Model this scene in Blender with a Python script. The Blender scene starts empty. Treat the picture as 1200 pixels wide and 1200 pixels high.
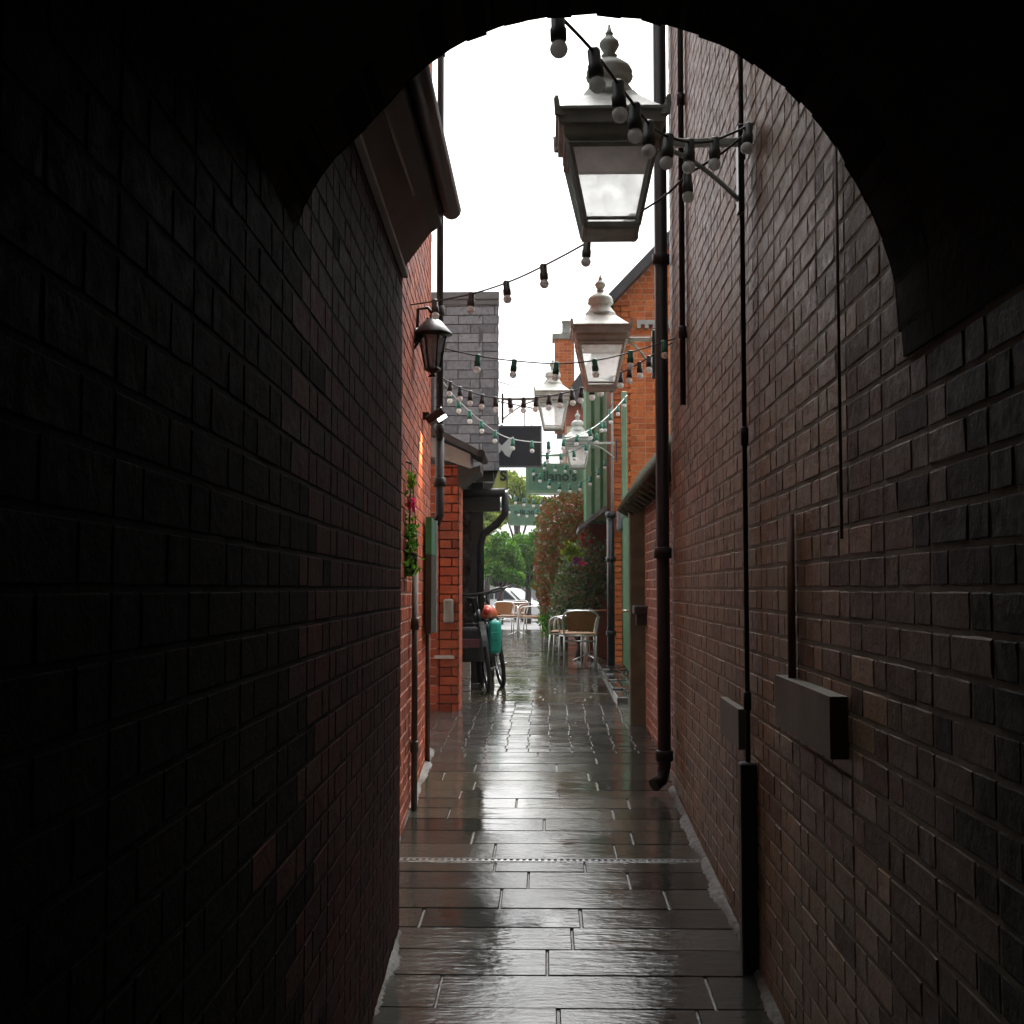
import bpy, math, random
from mathutils import Vector, Matrix
random.seed(11)
R = math.radians
sc = bpy.context.scene
COL = sc.collection

# ------------------------------------------------------------------ camera
F = 1500.0                      # focal length in photo pixels (photo 1200 wide)
PITCH = math.atan(90 / F)
YAW = math.atan(40 / F * math.cos(PITCH))
CAM = Vector((0, 0, 1.5))
cam = bpy.data.cameras.new('camera')
cam_o = bpy.data.objects.new('camera', cam); COL.objects.link(cam_o)
cam.sensor_width = 36; cam.lens = 36 * F / 1200; cam.clip_start = .05; cam.clip_end = 3000
cam_o.location = CAM; cam_o.rotation_euler = (R(90) + PITCH, 0, YAW)
sc.camera = cam_o
RM = cam_o.rotation_euler.to_matrix()

def P(px, py, Y):
    """the point of the place, Y metres ahead, that stands at a photo position"""
    d = RM @ Vector((px - 600, 600 - py, -F))
    return CAM + d * (Y / d.y)

def ground(y):
    if y < 12: return y / 30
    if y < 16:
        t = (y - 12) / 4
        return .4 + (4 / 30) * (t - t * t / 2)
    if y < 30: return .4667
    if y < 58:
        t = (y - 30) / 28; t = t * t * (3 - 2 * t)
        return .4667 - .42 * t
    return .0467

# ------------------------------------------------------------------ materials
def new_mat(name):
    m = bpy.data.materials.new(name); m.use_nodes = True
    nt = m.node_tree; b = nt.nodes['Principled BSDF']
    return m, nt, b
def N(nt, t, **kw):
    n = nt.nodes.new(t)
    for k, v in kw.items(): setattr(n, k, v)
    return n
def ramp(nt, src, stops):
    r = N(nt, 'ShaderNodeValToRGB'); e = r.color_ramp.elements
    while len(e) < len(stops): e.new(.5)
    for q, (p, c) in zip(e, stops):
        q.position = p; q.color = (*c, 1) if len(c) == 3 else c
    nt.links.new(src, r.inputs[0]); return r
def noise(nt, scale, detail=4, rough=.55, vec=None, dist=0):
    n = N(nt, 'ShaderNodeTexNoise'); n.inputs['Scale'].default_value = scale
    n.inputs['Detail'].default_value = detail; n.inputs['Roughness'].default_value = rough
    n.inputs['Distortion'].default_value = dist
    if vec is not None: nt.links.new(vec, n.inputs['Vector'])
    return n
def objco(nt, scale=(1, 1, 1)):
    t = N(nt, 'ShaderNodeTexCoord'); mp = N(nt, 'ShaderNodeMapping')
    mp.inputs['Scale'].default_value = scale
    nt.links.new(t.outputs['Object'], mp.inputs[0]); return mp.outputs[0]
def mix(nt, mode, fac, a, b):
    m = N(nt, 'ShaderNodeMix', data_type='RGBA', blend_type=mode)
    def put(sock, v):
        if isinstance(v, (int, float)): sock.default_value = v
        elif isinstance(v, tuple): sock.default_value = (*v, 1)
        else: nt.links.new(v, sock)
    put(m.inputs['Factor'], fac); put(m.inputs[6], a); put(m.inputs[7], b)
    return m.outputs[2]
def bump(nt, b, h, strength, dist=.01, prev=None):
    n = N(nt, 'ShaderNodeBump'); n.inputs['Strength'].default_value = strength
    n.inputs['Distance'].default_value = dist; nt.links.new(h, n.inputs['Height'])
    if prev is not None: nt.links.new(prev, n.inputs['Normal'])
    nt.links.new(n.outputs[0], b.inputs['Normal']); return n.outputs[0]
def plain(name, col, rough=.5, metal=0, var=.25, scale=6, bmp=0, bscale=60, spec=.5):
    m, nt, b = new_mat(name)
    v = objco(nt); n = noise(nt, scale, 5, .6, v)
    lo = tuple(c * (1 - var) for c in col); hi = tuple(min(1, c * (1 + var)) for c in col)
    r = ramp(nt, n.outputs[0], [(.3, lo), (.7, hi)])
    nt.links.new(r.outputs[0], b.inputs['Base Color'])
    b.inputs['Roughness'].default_value = rough; b.inputs['Metallic'].default_value = metal
    b.inputs['Specular IOR Level'].default_value = spec
    if bmp: bump(nt, b, noise(nt, bscale, 4, .6, v).outputs[0], bmp, .004)
    return m
def brick_mat(name, stops, rough=.6, dirt=(.03, .028, .024), dirtlo=.45, dirthi=.72, scale=.9, bmp=.5, spec=.35):
    """one tone per brick, with soot and weathering in patches of their own"""
    m, nt, b = new_mat(name)
    g = N(nt, 'ShaderNodeNewGeometry'); v = objco(nt)
    r = ramp(nt, g.outputs['Random Per Island'], stops)
    n2 = noise(nt, 28, 5, .65, v)
    f = ramp(nt, n2.outputs[0], [(.25, (.55, .55, .55)), (.75, (1.25, 1.25, 1.25))])
    c = mix(nt, 'MULTIPLY', 1, r.outputs[0], f.outputs[0])
    n3 = noise(nt, scale, 6, .65, v, .6)
    df = ramp(nt, n3.outputs[0], [(dirtlo, (0, 0, 0)), (dirthi, (.8, .8, .8))])
    c = mix(nt, 'MIX', df.outputs[0], c, dirt)
    nt.links.new(c, b.inputs['Base Color'])
    b.inputs['Specular IOR Level'].default_value = spec
    rr = ramp(nt, n2.outputs[0], [(.3, (rough - .15,) * 3), (.7, (rough + .15,) * 3)])
    nt.links.new(rr.outputs[0], b.inputs['Roughness'])
    p_ = bump(nt, b, noise(nt, 19, 4, .6, v).outputs[0], bmp * .8, .012)
    bump(nt, b, noise(nt, 70, 6, .7, v).outputs[0], bmp, .006, p_)
    return m
def leaf_mat(name, stops, rough=.4):
    m, nt, b = new_mat(name)
    g = N(nt, 'ShaderNodeNewGeometry')
    r = ramp(nt, g.outputs['Random Per Island'], stops)
    nt.links.new(r.outputs[0], b.inputs['Base Color']); b.inputs['Roughness'].default_value = rough
    t = N(nt, 'ShaderNodeBsdfTranslucent'); nt.links.new(r.outputs[0], t.inputs[0])
    ms = N(nt, 'ShaderNodeMixShader'); ms.inputs[0].default_value = .4
    out = nt.nodes['Material Output']
    nt.links.new(b.outputs[0], ms.inputs[1]); nt.links.new(t.outputs[0], ms.inputs[2])
    nt.links.new(ms.outputs[0], out.inputs[0]); return m
def glass_mat(name, tint, transp, rough=.08, diff=(.8, .82, .82)):
    m, nt, b = new_mat(name)
    tr = N(nt, 'ShaderNodeBsdfTransparent'); tr.inputs[0].default_value = (*tint, 1)
    b.inputs['Base Color'].default_value = (*diff, 1); b.inputs['Roughness'].default_value = rough
    n = noise(nt, 14, 5, .6, objco(nt))
    r = ramp(nt, n.outputs[0], [(.3, (transp - .12,) * 3), (.7, (min(1, transp + .12),) * 3)])
    ms = N(nt, 'ShaderNodeMixShader'); nt.links.new(r.outputs[0], ms.inputs[0])
    nt.links.new(b.outputs[0], ms.inputs[1]); nt.links.new(tr.outputs[0], ms.inputs[2])
    nt.links.new(ms.outputs[0], nt.nodes['Material Output'].inputs[0]); return m
def wet_stone(name, stops, r0, r1, b1=.35, b2=.25, rs=(4, 7), riv_s=55):
    m, nt, b = new_mat(name)
    g = N(nt, 'ShaderNodeNewGeometry'); v = objco(nt)
    r = ramp(nt, g.outputs['Random Per Island'], stops)
    n1 = noise(nt, 1.1, 5, .6, v, .4); n2 = noise(nt, 22, 6, .65, v)
    f = ramp(nt, n2.outputs[0], [(.25, (.6, .6, .6)), (.75, (1.3, 1.3, 1.3))])
    c = mix(nt, 'MULTIPLY', 1, r.outputs[0], f.outputs[0])
    nt.links.new(c, b.inputs['Base Color'])
    rr = ramp(nt, n1.outputs[0], [(.36, (r0,) * 3), (.62, (r1,) * 3)])
    nt.links.new(rr.outputs[0], b.inputs['Roughness'])
    b.inputs['IOR'].default_value = 1.6
    # standing water smooths the riven stone in patches
    hmul = ramp(nt, n1.outputs[0], [(.38, (.15,) * 3), (.6, (1,) * 3)])
    rip = noise(nt, 1, 3, .5, objco(nt, (rs[0], rs[1], 1)), .3)
    riv = noise(nt, riv_s, 5, .6, objco(nt, (.4, 1, 1)))
    h = N(nt, 'ShaderNodeMath', operation='MULTIPLY')
    nt.links.new(riv.outputs[0], h.inputs[0]); nt.links.new(hmul.outputs[0], h.inputs[1])
    p = bump(nt, b, rip.outputs[0], b1, .02)
    bump(nt, b, h.outputs[0], b2, .007, p)
    return m

M = {}
M['brick_right'] = brick_mat('brick_right', [(0, (.11, .055, .03)), (.3, (.2, .095, .05)), (.5, (.245, .145, .08)), (.75, (.19, .125, .075)), (1, (.29, .16, .085))], .5, (.1, .078, .048), .44, .74, spec=.45)
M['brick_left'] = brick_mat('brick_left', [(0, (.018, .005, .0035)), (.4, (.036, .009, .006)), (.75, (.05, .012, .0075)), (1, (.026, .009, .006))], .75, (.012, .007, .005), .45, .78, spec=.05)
M['brick_red'] = brick_mat('brick_red', [(0, (.2, .038, .017)), (.4, (.36, .066, .026)), (.75, (.42, .095, .036)), (1, (.27, .06, .03))], .65, (.1, .035, .02), .44, .74, spec=.25)
M['brick_orange'] = brick_mat('brick_orange', [(0, (.36, .085, .025)), (.4, (.52, .125, .034)), (.75, (.58, .17, .048)), (1, (.42, .11, .04))], .7, (.4, .14, .035), .5, .85, spec=.2)
M['brick_garden'] = brick_mat('brick_garden', [(0, (.2, .06, .035)), (.5, (.32, .09, .05)), (1, (.24, .1, .07))], .6, (.08, .05, .035), .45, .75)
M['brick_soot'] = brick_mat('brick_soot', [(0, (.012, .009, .0075)), (.5, (.021, .016, .013)), (1, (.032, .024, .019))], .65, (.014, .012, .01), .4, .7, spec=.15)  # shaded copy of brick_right, passage gloom painted into the colour
M['brick_grimy'] = brick_mat('brick_grimy', [(0, (.045, .024, .015)), (.4, (.085, .045, .027)), (.7, (.1, .062, .037)), (1, (.13, .075, .044))], .55, (.05, .038, .026), .42, .72, spec=.25)  # half-tone copy of brick_right, easing the painted gloom out of the passage
M['brick_tar'] = brick_mat('brick_tar', [(0, (.006, .005, .004)), (1, (.014, .01, .008))], .8, (.005, .005, .004), .4, .7, spec=.02)  # near-black bricks for left wall and arch ring, shade put into the colour
M['mortar_right'] = plain('mortar_right', (.17, .135, .092), .8, bmp=.5)
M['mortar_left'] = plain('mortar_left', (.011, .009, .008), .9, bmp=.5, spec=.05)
M['mortar_dark'] = plain('mortar_dark', (.05, .043, .037), .8, bmp=.5)
M['mortar_grey'] = plain('mortar_grey', (.2, .16, .13), .8, bmp=.4)
M['mortar_red'] = plain('mortar_red', (.42, .25, .18), .85, bmp=.3)
M['mortar_orange'] = plain('mortar_orange', (.5, .27, .15), .85, bmp=.3)
M['soot'] = plain('soot', (.035, .032, .029), .9, bmp=.6, bscale=30, spec=.05)  # even dark tone of the passage building
M['slate'] = brick_mat('slate', [(0, (.17, .18, .205)), (.5, (.23, .242, .27)), (1, (.3, .31, .335))], .55, (.2, .21, .21), .5, .8, 2.0, .25)
M['slate_back'] = plain('slate_back', (.09, .09, .095), .8)
M['lead'] = plain('lead', (.13, .135, .145), .45, bmp=.2)
M['roof_dark'] = plain('roof_dark', (.035, .034, .034), .55, bmp=.5, bscale=25)
M['timber_dark'] = plain('timber_dark', (.025, .022, .019), .6, bmp=.3, bscale=30)
M['iron'] = plain('iron', (.012, .012, .013), .35, .0, bmp=.15)
M['pipe_black'] = plain('pipe_black', (.014, .013, .013), .5, bmp=.2, spec=.3)
M['pipe_brown'] = plain('pipe_brown', (.11, .085, .062), .5, bmp=.15)
M['pipe_rust'] = plain('pipe_rust', (.17, .08, .05), .55, bmp=.2)
M['lamp_paint'] = plain('lamp_paint', (.54, .56, .51), .5, 0, .3, 9, .25, 50)
M['lamp_dark'] = plain('lamp_dark', (.47, .49, .445), .5, 0, .3, 9, .2, 50)
M['lamp_glass'] = glass_mat('lamp_glass', (.98, .99, .98), .48, .15)
nt = M['lamp_glass'].node_tree; t_ = N(nt, 'ShaderNodeBsdfTranslucent'); t_.inputs[0].default_value = (.98, .985, .98, 1)
m2 = N(nt, 'ShaderNodeMixShader'); m2.inputs[0].default_value = .92
ms = [n_ for n_ in nt.nodes if n_.type == 'MIX_SHADER' and n_ != m2][0]
nt.links.new(nt.nodes['Principled BSDF'].outputs[0], m2.inputs[1]); nt.links.new(t_.outputs[0], m2.inputs[2]); nt.links.new(m2.outputs[0], ms.inputs[1])
M['lantern_glass'] = glass_mat('lantern_glass', (.7, .75, .75), .5, .1, (.3, .33, .33))
M['cord_black'] = plain('cord_black', (.014, .015, .014), .5)
M['cord_green'] = plain('cord_green', (.01, .1, .065), .45)
M['cord_white'] = plain('cord_white', (.55, .57, .54), .4)
M['holder_black'] = plain('holder_black', (.016, .017, .017), .45)
M['holder_grey'] = plain('holder_grey', (.09, .1, .095), .45)  # paler copy of the black holder, glare veil put into its colour
M['holder_green'] = plain('holder_green', (.01, .13, .085), .4)
m, nt, b = new_mat('bulb_glass'); M['bulb'] = m
b.inputs['Base Color'].default_value = (.82, .82, .8, 1); b.inputs['Roughness'].default_value = .18
tl = N(nt, 'ShaderNodeBsdfTranslucent'); tl.inputs[0].default_value = (.85, .85, .83, 1)
ms = N(nt, 'ShaderNodeMixShader'); ms.inputs[0].default_value = .45
nt.links.new(b.outputs[0], ms.inputs[1]); nt.links.new(tl.outputs[0], ms.inputs[2])
nt.links.new(ms.outputs[0], nt.nodes['Material Output'].inputs[0])
M['slab'] = wet_stone('slab', [(0, (.019, .02, .018)), (.4, (.033, .034, .029)), (.8, (.046, .046, .038)), (1, (.027, .028, .026))], .02, .08, .1, .3, (4, 13), 48)
M['slab_riven'] = wet_stone('slab_riven', [(0, (.02, .0205, .018)), (.5, (.034, .034, .029)), (1, (.046, .045, .037))], .02, .07, .15, .42, (6, 21), 48)
M['sett'] = wet_stone('sett', [(0, (.026, .026, .025)), (1, (.05, .047, .042))], .05, .13, .15, .25)
M['block'] = wet_stone('block', [(0, (.03, .027, .02)), (.6, (.05, .044, .031)), (1, (.065, .056, .042))], .035, .11, .16, .2)
M['joint'] = plain('joint', (.075, .07, .06), .25, bmp=.6, bscale=80)
M['fillet'] = plain('fillet', (.075, .071, .063), .6, 0, .7, 35, 1.0, 90, spec=.3)
M['asphalt'] = plain('asphalt', (.06, .06, .062), .4, 0, .3, 2, .4, 60)
M['green_paint'] = plain('green_paint', (.09, .22, .1), .75, 0, .2, 5, .15, 30, spec=.15)
M['green_pale'] = plain('green_pale', (.19, .32, .2), .45, 0, .15, 5)
M['olive_wood'] = plain('olive_wood', (.09, .085, .055), .6, 0, .35, 7, .4, 40)
M['moss_tile'] = plain('moss_tile', (.04, .043, .028), .9, 0, .5, 14, .8, 40, spec=.1)
M['render_grey'] = plain('render_grey', (.34, .33, .31), .8, 0, .2, 4, .3, 50)
M['render_cream'] = plain('render_cream', (.55, .47, .33), .8, 0, .15, 3)
M['shop_black'] = plain('shop_black', (.02, .021, .022), .3, 0, .5, 5)
m, nt, b = new_mat('shop_window'); M['shop_window'] = m
n = noise(nt, 5.5, 6, .75, objco(nt, (1, 1, .6)))
r = ramp(nt, n.outputs[0], [(.42, (.012, .012, .012)), (.62, (.17, .17, .165))])
nt.links.new(r.outputs[0], b.inputs['Base Color']); b.inputs['Roughness'].default_value = .15
M['sign_black'] = plain('sign_black', (.028, .03, .037), .45, 0, .15)
M['sign_white'] = plain('sign_white', (.62, .62, .6), .5, 0, .08)
M['sign_green'] = plain('sign_green', (.13, .27, .18), .45, 0, .12)
M['letter_green'] = plain('letter_green', (.012, .05, .035), .5)
M['sign_yellow'] = plain('sign_yellow', (.55, .57, .17), .5, 0, .1)
M['letter_black'] = plain('letter_black', (.02, .03, .02), .5)
M['board_green'] = plain('board_green', (.012, .09, .05), .4)
M['board_black'] = plain('board_black', (.014, .014, .014), .35)
M['rattan'] = plain('rattan', (.26, .115, .032), .5, 0, .35, 60, .6, 120)
m, nt, b = new_mat('aluminium'); M['alu'] = m
b.inputs['Base Color'].default_value = (.62, .62, .6, 1); b.inputs['Metallic'].default_value = .85; b.inputs['Roughness'].default_value = .28
M['steel'] = plain('steel', (.5, .51, .52), .25, .9, .1)
M['teal'] = plain('teal', (.01, .32, .25), .4, 0, .15, 8, .2, 30)
M['red_bag'] = plain('red_bag', (.6, .045, .03), .4, 0, .15)
M['orange_bag'] = plain('orange_bag', (.6, .13, .06), .45, 0, .15)
M['rubber'] = plain('rubber', (.012, .012, .012), .55)
M['bike_black'] = plain('bike_black', (.014, .015, .017), .3)
M['bag_black'] = plain('bag_black', (.013, .013, .015), .65, 0, .3, 10, .4, 30)
M['patch'] = plain('patch', (.16, .05, .06), .6)
M['car_white'] = plain('car_white', (.8, .8, .79), .2, 0, .03)
M['car_grey'] = plain('car_grey', (.3, .31, .33), .25, .3, .05)
M['car_red'] = plain('car_red', (.3, .012, .02), .25, 0, .05)
M['car_glass'] = plain('car_glass', (.03, .04, .045), .08, 0, .1)
M['car_lamp'] = plain('car_lamp', (.7, .72, .75), .1, 0, .1)
M['leaf_green'] = leaf_mat('leaf_green', [(0, (.025, .1, .006)), (.5, (.055, .18, .01)), (1, (.13, .27, .015))], .65)
M['leaf_lime'] = leaf_mat('leaf_lime', [(0, (.09, .16, .008)), (.5, (.17, .26, .015)), (1, (.3, .34, .04))], .65)
M['leaf_rust'] = leaf_mat('leaf_rust', [(0, (.14, .04, .018)), (.25, (.24, .08, .025)), (.45, (.13, .1, .02)), (.75, (.06, .11, .02)), (1, (.28, .05, .03))])
M['leaf_dark'] = leaf_mat('leaf_dark', [(0, (.025, .055, .015)), (.4, (.06, .11, .035)), (.65, (.11, .16, .07)), (.85, (.2, .07, .05)), (1, (.17, .24, .06))])
M['petal_red'] = leaf_mat('petal_red', [(0, (.45, .01, .02)), (1, (.6, .03, .05))])
M['petal_pink'] = leaf_mat('petal_pink', [(0, (.6, .03, .12)), (1, (.7, .1, .22))])
M['petal_purple'] = leaf_mat('petal_purple', [(0, (.25, .02, .2)), (1, (.4, .05, .25))])
M['bark'] = plain('bark', (.05, .038, .028), .8, bmp=.6)
M['basket'] = plain('basket', (.05, .035, .02), .8, bmp=.5)
M['meter'] = plain('meter', (.2, .2, .17), .5)
M['stone_box'] = plain('stone_box', (.085, .075, .055), .6, 0, .3, 5, .4, 40)
M['brass'] = plain('brass', (.55, .5, .38), .25, .9, .1)
m, nt, b = new_mat('lit_lens'); M['lit_lens'] = m
b.inputs['Emission Color'].default_value = (1, .93, .8, 1); b.inputs['Emission Strength'].default_value = 6

# ------------------------------------------------------------------ mesh builder
class MB:
    def __init__(s): s.v = []; s.f = []; s.m = []; s.smooth = []
    def add(s, vs, fs, mi=0, sm=False):
        k = len(s.v); s.v += [tuple(p) for p in vs]
        for f in fs: s.f.append([k + i for i in f]); s.m.append(mi); s.smooth.append(sm)
    def box(s, a, b, mi=0, M4=None, bev=0):
        x0, y0, z0 = (min(a[i], b[i]) for i in range(3)); x1, y1, z1 = (max(a[i], b[i]) for i in range(3))
        if bev:
            e = bev; vs = []
            # chamfered box: 24 vertices, three per corner
            for X in (0, 1):
                for Y in (0, 1):
                    for Z in (0, 1):
                        x = (x0, x1)[X]; y = (y0, y1)[Y]; z = (z0, z1)[Z]
                        ix = x + (e if X == 0 else -e); iy = y + (e if Y == 0 else -e); iz = z + (e if Z == 0 else -e)
                        vs += [(x, iy, iz), (ix, y, iz), (ix, iy, z)]
            def c(X, Y, Z, k): return (X * 4 + Y * 2 + Z) * 3 + k
            fs = []
            for q in (0, 1):
                fs += [[c(q, 0, 0, 0), c(q, 1, 0, 0), c(q, 1, 1, 0), c(q, 0, 1, 0)],
                       [c(0, q, 0, 1), c(1, q, 0, 1), c(1, q, 1, 1), c(0, q, 1, 1)],
                       [c(0, 0, q, 2), c(1, 0, q, 2), c(1, 1, q, 2), c(0, 1, q, 2)]]
                for w in (0, 1):
                    fs += [[c(q, w, 0, 0), c(q, w, 1, 0), c(q, w, 1, 1), c(q, w, 0, 1)],
                           [c(q, 0, w, 0), c(q, 1, w, 0), c(q, 1, w, 2), c(q, 0, w, 2)],
                           [c(0, q, w, 1), c(1, q, w, 1), c(1, q, w, 2), c(0, q, w, 2)]]
            for X in (0, 1):
                for Y in (0, 1):
                    for Z in (0, 1): fs.append([c(X, Y, Z, 0), c(X, Y, Z, 1), c(X, Y, Z, 2)])
        else:
            vs = [(x0, y0, z0), (x1, y0, z0), (x1, y1, z0), (x0, y1, z0), (x0, y0, z1), (x1, y0, z1), (x1, y1, z1), (x0, y1, z1)]
            fs = [[0, 3, 2, 1], [4, 5, 6, 7], [0, 1, 5, 4], [1, 2, 6, 5], [2, 3, 7, 6], [3, 0, 4, 7]]
        if M4 is not None: vs = [M4 @ Vector(p) for p in vs]
        s.add(vs, fs, mi); return s
    def prism(s, poly, off, mi=0):
        """poly: 3-D points of a planar outline, pushed along the vector off"""
        n = len(poly); o = Vector(off); a = [Vector(p) for p in poly]; b = [p + o for p in a]
        s.add(a + b, [list(range(n))[::-1], list(range(n, 2 * n))] + [[i, (i + 1) % n, n + (i + 1) % n, n + i] for i in range(n)], mi)
        return s
    def tube(s, path, r, seg=8, mi=0, sm=True, closed=False):
        pts = [Vector(p) for p in path]; n = len(pts)
        rs = r if isinstance(r, (list, tuple)) else [r] * n
        vs = []; prev = None
        for i, p in enumerate(pts):
            a = pts[i - 1] if (i > 0 or closed) else p; c = pts[(i + 1) % n] if (i < n - 1 or closed) else p
            t = (c - a).normalized()
            if prev is None:
                up = Vector((0, 0, 1)) if abs(t.z) < .9 else Vector((1, 0, 0))
                x = t.cross(up).normalized()
            else:
                x = (prev - t * prev.dot(t))
                x = x.normalized() if x.length > 1e-6 else t.orthogonal().normalized()
            prev = x; y = t.cross(x)
            for k in range(seg):
                q = 2 * math.pi * k / seg
                vs.append(p + x * math.cos(q) * rs[i] + y * math.sin(q) * rs[i])
        fs = []
        for i in range(n if closed else n - 1):
            j = (i + 1) % n
            for k in range(seg):
                fs.append([i * seg + k, i * seg + (k + 1) % seg, j * seg + (k + 1) % seg, j * seg + k])
        s.add(vs, fs, mi, sm)
        if not closed:
            k = len(s.v) - len(vs)
            s.f.append([k + q for q in range(seg)][::-1]); s.m.append(mi); s.smooth.append(False)
            s.f.append([k + (n - 1) * seg + q for q in range(seg)]); s.m.append(mi); s.smooth.append(False)
        return s
    def lathe(s, prof, c=(0, 0, 0), seg=16, mi=0, sm=True, M4=None, rot=0):
        vs = []; n = len(prof)
        for r_, z in prof:
            for k in range(seg):
                q = 2 * math.pi * k / seg + rot
                vs.append(Vector((r_ * math.cos(q), r_ * math.sin(q), z)))
        vs = [(M4 @ p if M4 is not None else p) + Vector(c) for p in vs]
        fs = [[i * seg + k, i * seg + (k + 1) % seg, (i + 1) * seg + (k + 1) % seg, (i + 1) * seg + k] for i in range(n - 1) for k in range(seg)]
        fs += [list(range(seg))[::-1], [(n - 1) * seg + k for k in range(seg)]]
        s.add(vs, fs, mi, sm); return s
    def ball(s, c, r, seg=12, rings=8, mi=0, sq=1):
        return s.lathe([(max(1e-4, r * math.sin(math.pi * i / rings)), -r * sq * math.cos(math.pi * i / rings)) for i in range(rings + 1)], c, seg, mi)
    def build(s, name, mats, parent=None, loc=None):
        me = bpy.data.meshes.new(name); me.from_pydata(s.v, [], s.f)
        if not isinstance(mats, (list, tuple)): mats = [mats]
        for m_ in mats: me.materials.append(m_)
        me.polygons.foreach_set('material_index', s.m); me.polygons.foreach_set('use_smooth', s.smooth)
        me.update()
        o = bpy.data.objects.new(name, me); COL.objects.link(o)
        if parent is not None: o.parent = parent
        if loc is not None: o.location = loc
        return o

def tag(o, label=None, cat=None, group=None, kind=None):
    for k, v in (('label', label), ('category', cat), ('group', group), ('kind', kind)):
        if v: o[k] = v
    return o
def thing(name, label, cat, loc=(0, 0, 0), rz=0, group=None):
    o = bpy.data.objects.new(name, None); COL.objects.link(o)
    o.location = loc; o.rotation_euler = (0, 0, rz); o.empty_display_size = .1
    return tag(o, label, cat, group)
def copy_tree(o, parent=None):
    c = o.copy(); COL.objects.link(c)
    if parent is not None: c.parent = parent
    for ch in list(o.children): copy_tree(ch, c)
    return c

def spans(poly, v):
    xs = []; n = len(poly)
    for i in range(n):
        (u0, v0), (u1, v1) = poly[i], poly[(i + 1) % n]
        if (v0 <= v) != (v1 <= v): xs.append(u0 + (u1 - u0) * (v - v0) / (v1 - v0))
    xs.sort(); return list(zip(xs[::2], xs[1::2]))
def bricks(mb, o, u, n, poly, course=.075, bl=.225, joint=.01, proud=.005, jit=.0018, thick=.25, mi=0, mo=1, bond='flemish', seed=1, edge=.004, mif=None, rough=0):
    """a wall of single bricks (or slates) over a mortar core, following the outline poly in wall coordinates"""
    rd = random.Random(seed); o = Vector(o); u = Vector(u).normalized(); n = Vector(n).normalized(); up = Vector((0, 0, 1))
    def W(a, b_, d): return o + u * a + up * b_ + n * d
    mb.prism([W(a, b_, 0) for a, b_ in poly], n * -thick, mo)
    v0 = min(p[1] for p in poly); v1 = max(p[1] for p in poly); row = 0; v = v0
    while v < v1 - .015:
        vt = min(v + course, v1)
        for a, c in spans(poly, (v + vt) / 2):
            header = bond == 'garden' and row % 4 == 3
            x = a - rd.random() * bl if bond == 'random' else a - (bl / 2 if row % 2 else 0)
            flem = 0
            while x < c:
                w = bl
                if header: w = bl / 2
                elif bond == 'flemish': w = bl if (flem + row) % 2 else bl / 2
                elif bond == 'random': w = bl * (.6 + .8 * rd.random())
                elif rd.random() < .08: w = bl / 2
                flem += 1
                p0 = max(x, a); p1 = min(x + w, c); x += w
                if p1 - p0 < .014: continue
                j = lambda s_=1: rd.uniform(-jit, jit) * s_
                d = proud + abs(j()); e = edge * rd.uniform(.7, 1.5)
                A, B, C, D = p0 + joint / 2 + j(.6), p1 - joint / 2 + j(.6), v + joint / 2 + j(.5), vt - joint / 2 + j(.5)
                tz = rd.uniform(-.3, .3) * proud; tx = rd.uniform(-.3, .3) * proud
                nx = 4 if rough else 2; nz = 3 if rough else 2
                front = []; loop = []
                for b_ in range(nz):
                    for a_ in range(nx):
                        fu = a_ / (nx - 1); fv = b_ / (nz - 1)
                        front.append((A + e + (B - A - 2 * e) * fu, C + e + (D - C - 2 * e) * fv, d + tx * (2 * fu - 1) + tz * (2 * fv - 1) + rd.uniform(-rough, rough), fu, fv))
                for a_ in range(nx): loop.append(a_)
                for b_ in range(1, nz): loop.append(b_ * nx + nx - 1)
                for a_ in range(nx - 2, -1, -1): loop.append((nz - 1) * nx + a_)
                for b_ in range(nz - 2, 0, -1): loop.append(b_ * nx)
                vs = [W(p[0], p[1], max(.0012, p[2])) for p in front]; out = []
                for q in loop:
                    p = front[q]; corner = p[3] in (0, 1) and p[4] in (0, 1)
                    k_ = e * (.55 if corner else 1) + rd.uniform(-.3, .3) * e
                    ou = p[0] + (-k_ if p[3] == 0 else k_ if p[3] == 1 else 0); ov = p[1] + (-k_ if p[4] == 0 else k_ if p[4] == 1 else 0)
                    out.append((ou, ov, max(.0004, p[2] - e * .8)))
                nf = len(front); nl = len(loop)
                vs += [W(*p) for p in out] + [W(p[0], p[1], -.004) for p in out]
                fs = [[b_ * nx + a_, b_ * nx + a_ + 1, (b_ + 1) * nx + a_ + 1, (b_ + 1) * nx + a_] for b_ in range(nz - 1) for a_ in range(nx - 1)]
                for k in range(nl):
                    q = (k + 1) % nl; fs += [[nf + k, nf + q, loop[q], loop[k]], [nf + nl + k, nf + nl + q, nf + q, nf + k]]
                mb.add(vs, fs, mi if mif is None else mif((p0 + p1) / 2, (v + vt) / 2))
        v = vt; row += 1
    return mb
def rect(L, H, b=0): return [(0, b), (L, b), (L, H), (0, H)]

def leaves(mb, pts, size, mi=0, seed=1, sides=1):
    rd = random.Random(seed)
    for p in pts:
        s = size * rd.uniform(.6, 1.35)
        a = Vector((rd.gauss(0, 1), rd.gauss(0, 1), rd.gauss(0, .7))).normalized()
        b_ = a.orthogonal().normalized(); b_.rotate(Matrix.Rotation(rd.uniform(0, 6.28), 3, a))
        c = a.cross(b_)
        p = Vector(p); t = a * s * .18
        mb.add([p - b_ * s * .5, p + c * s * .32 + t, p + b_ * s * .6, p - c * s * .32 + t], [[0, 1, 2, 3]], mi)

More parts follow.
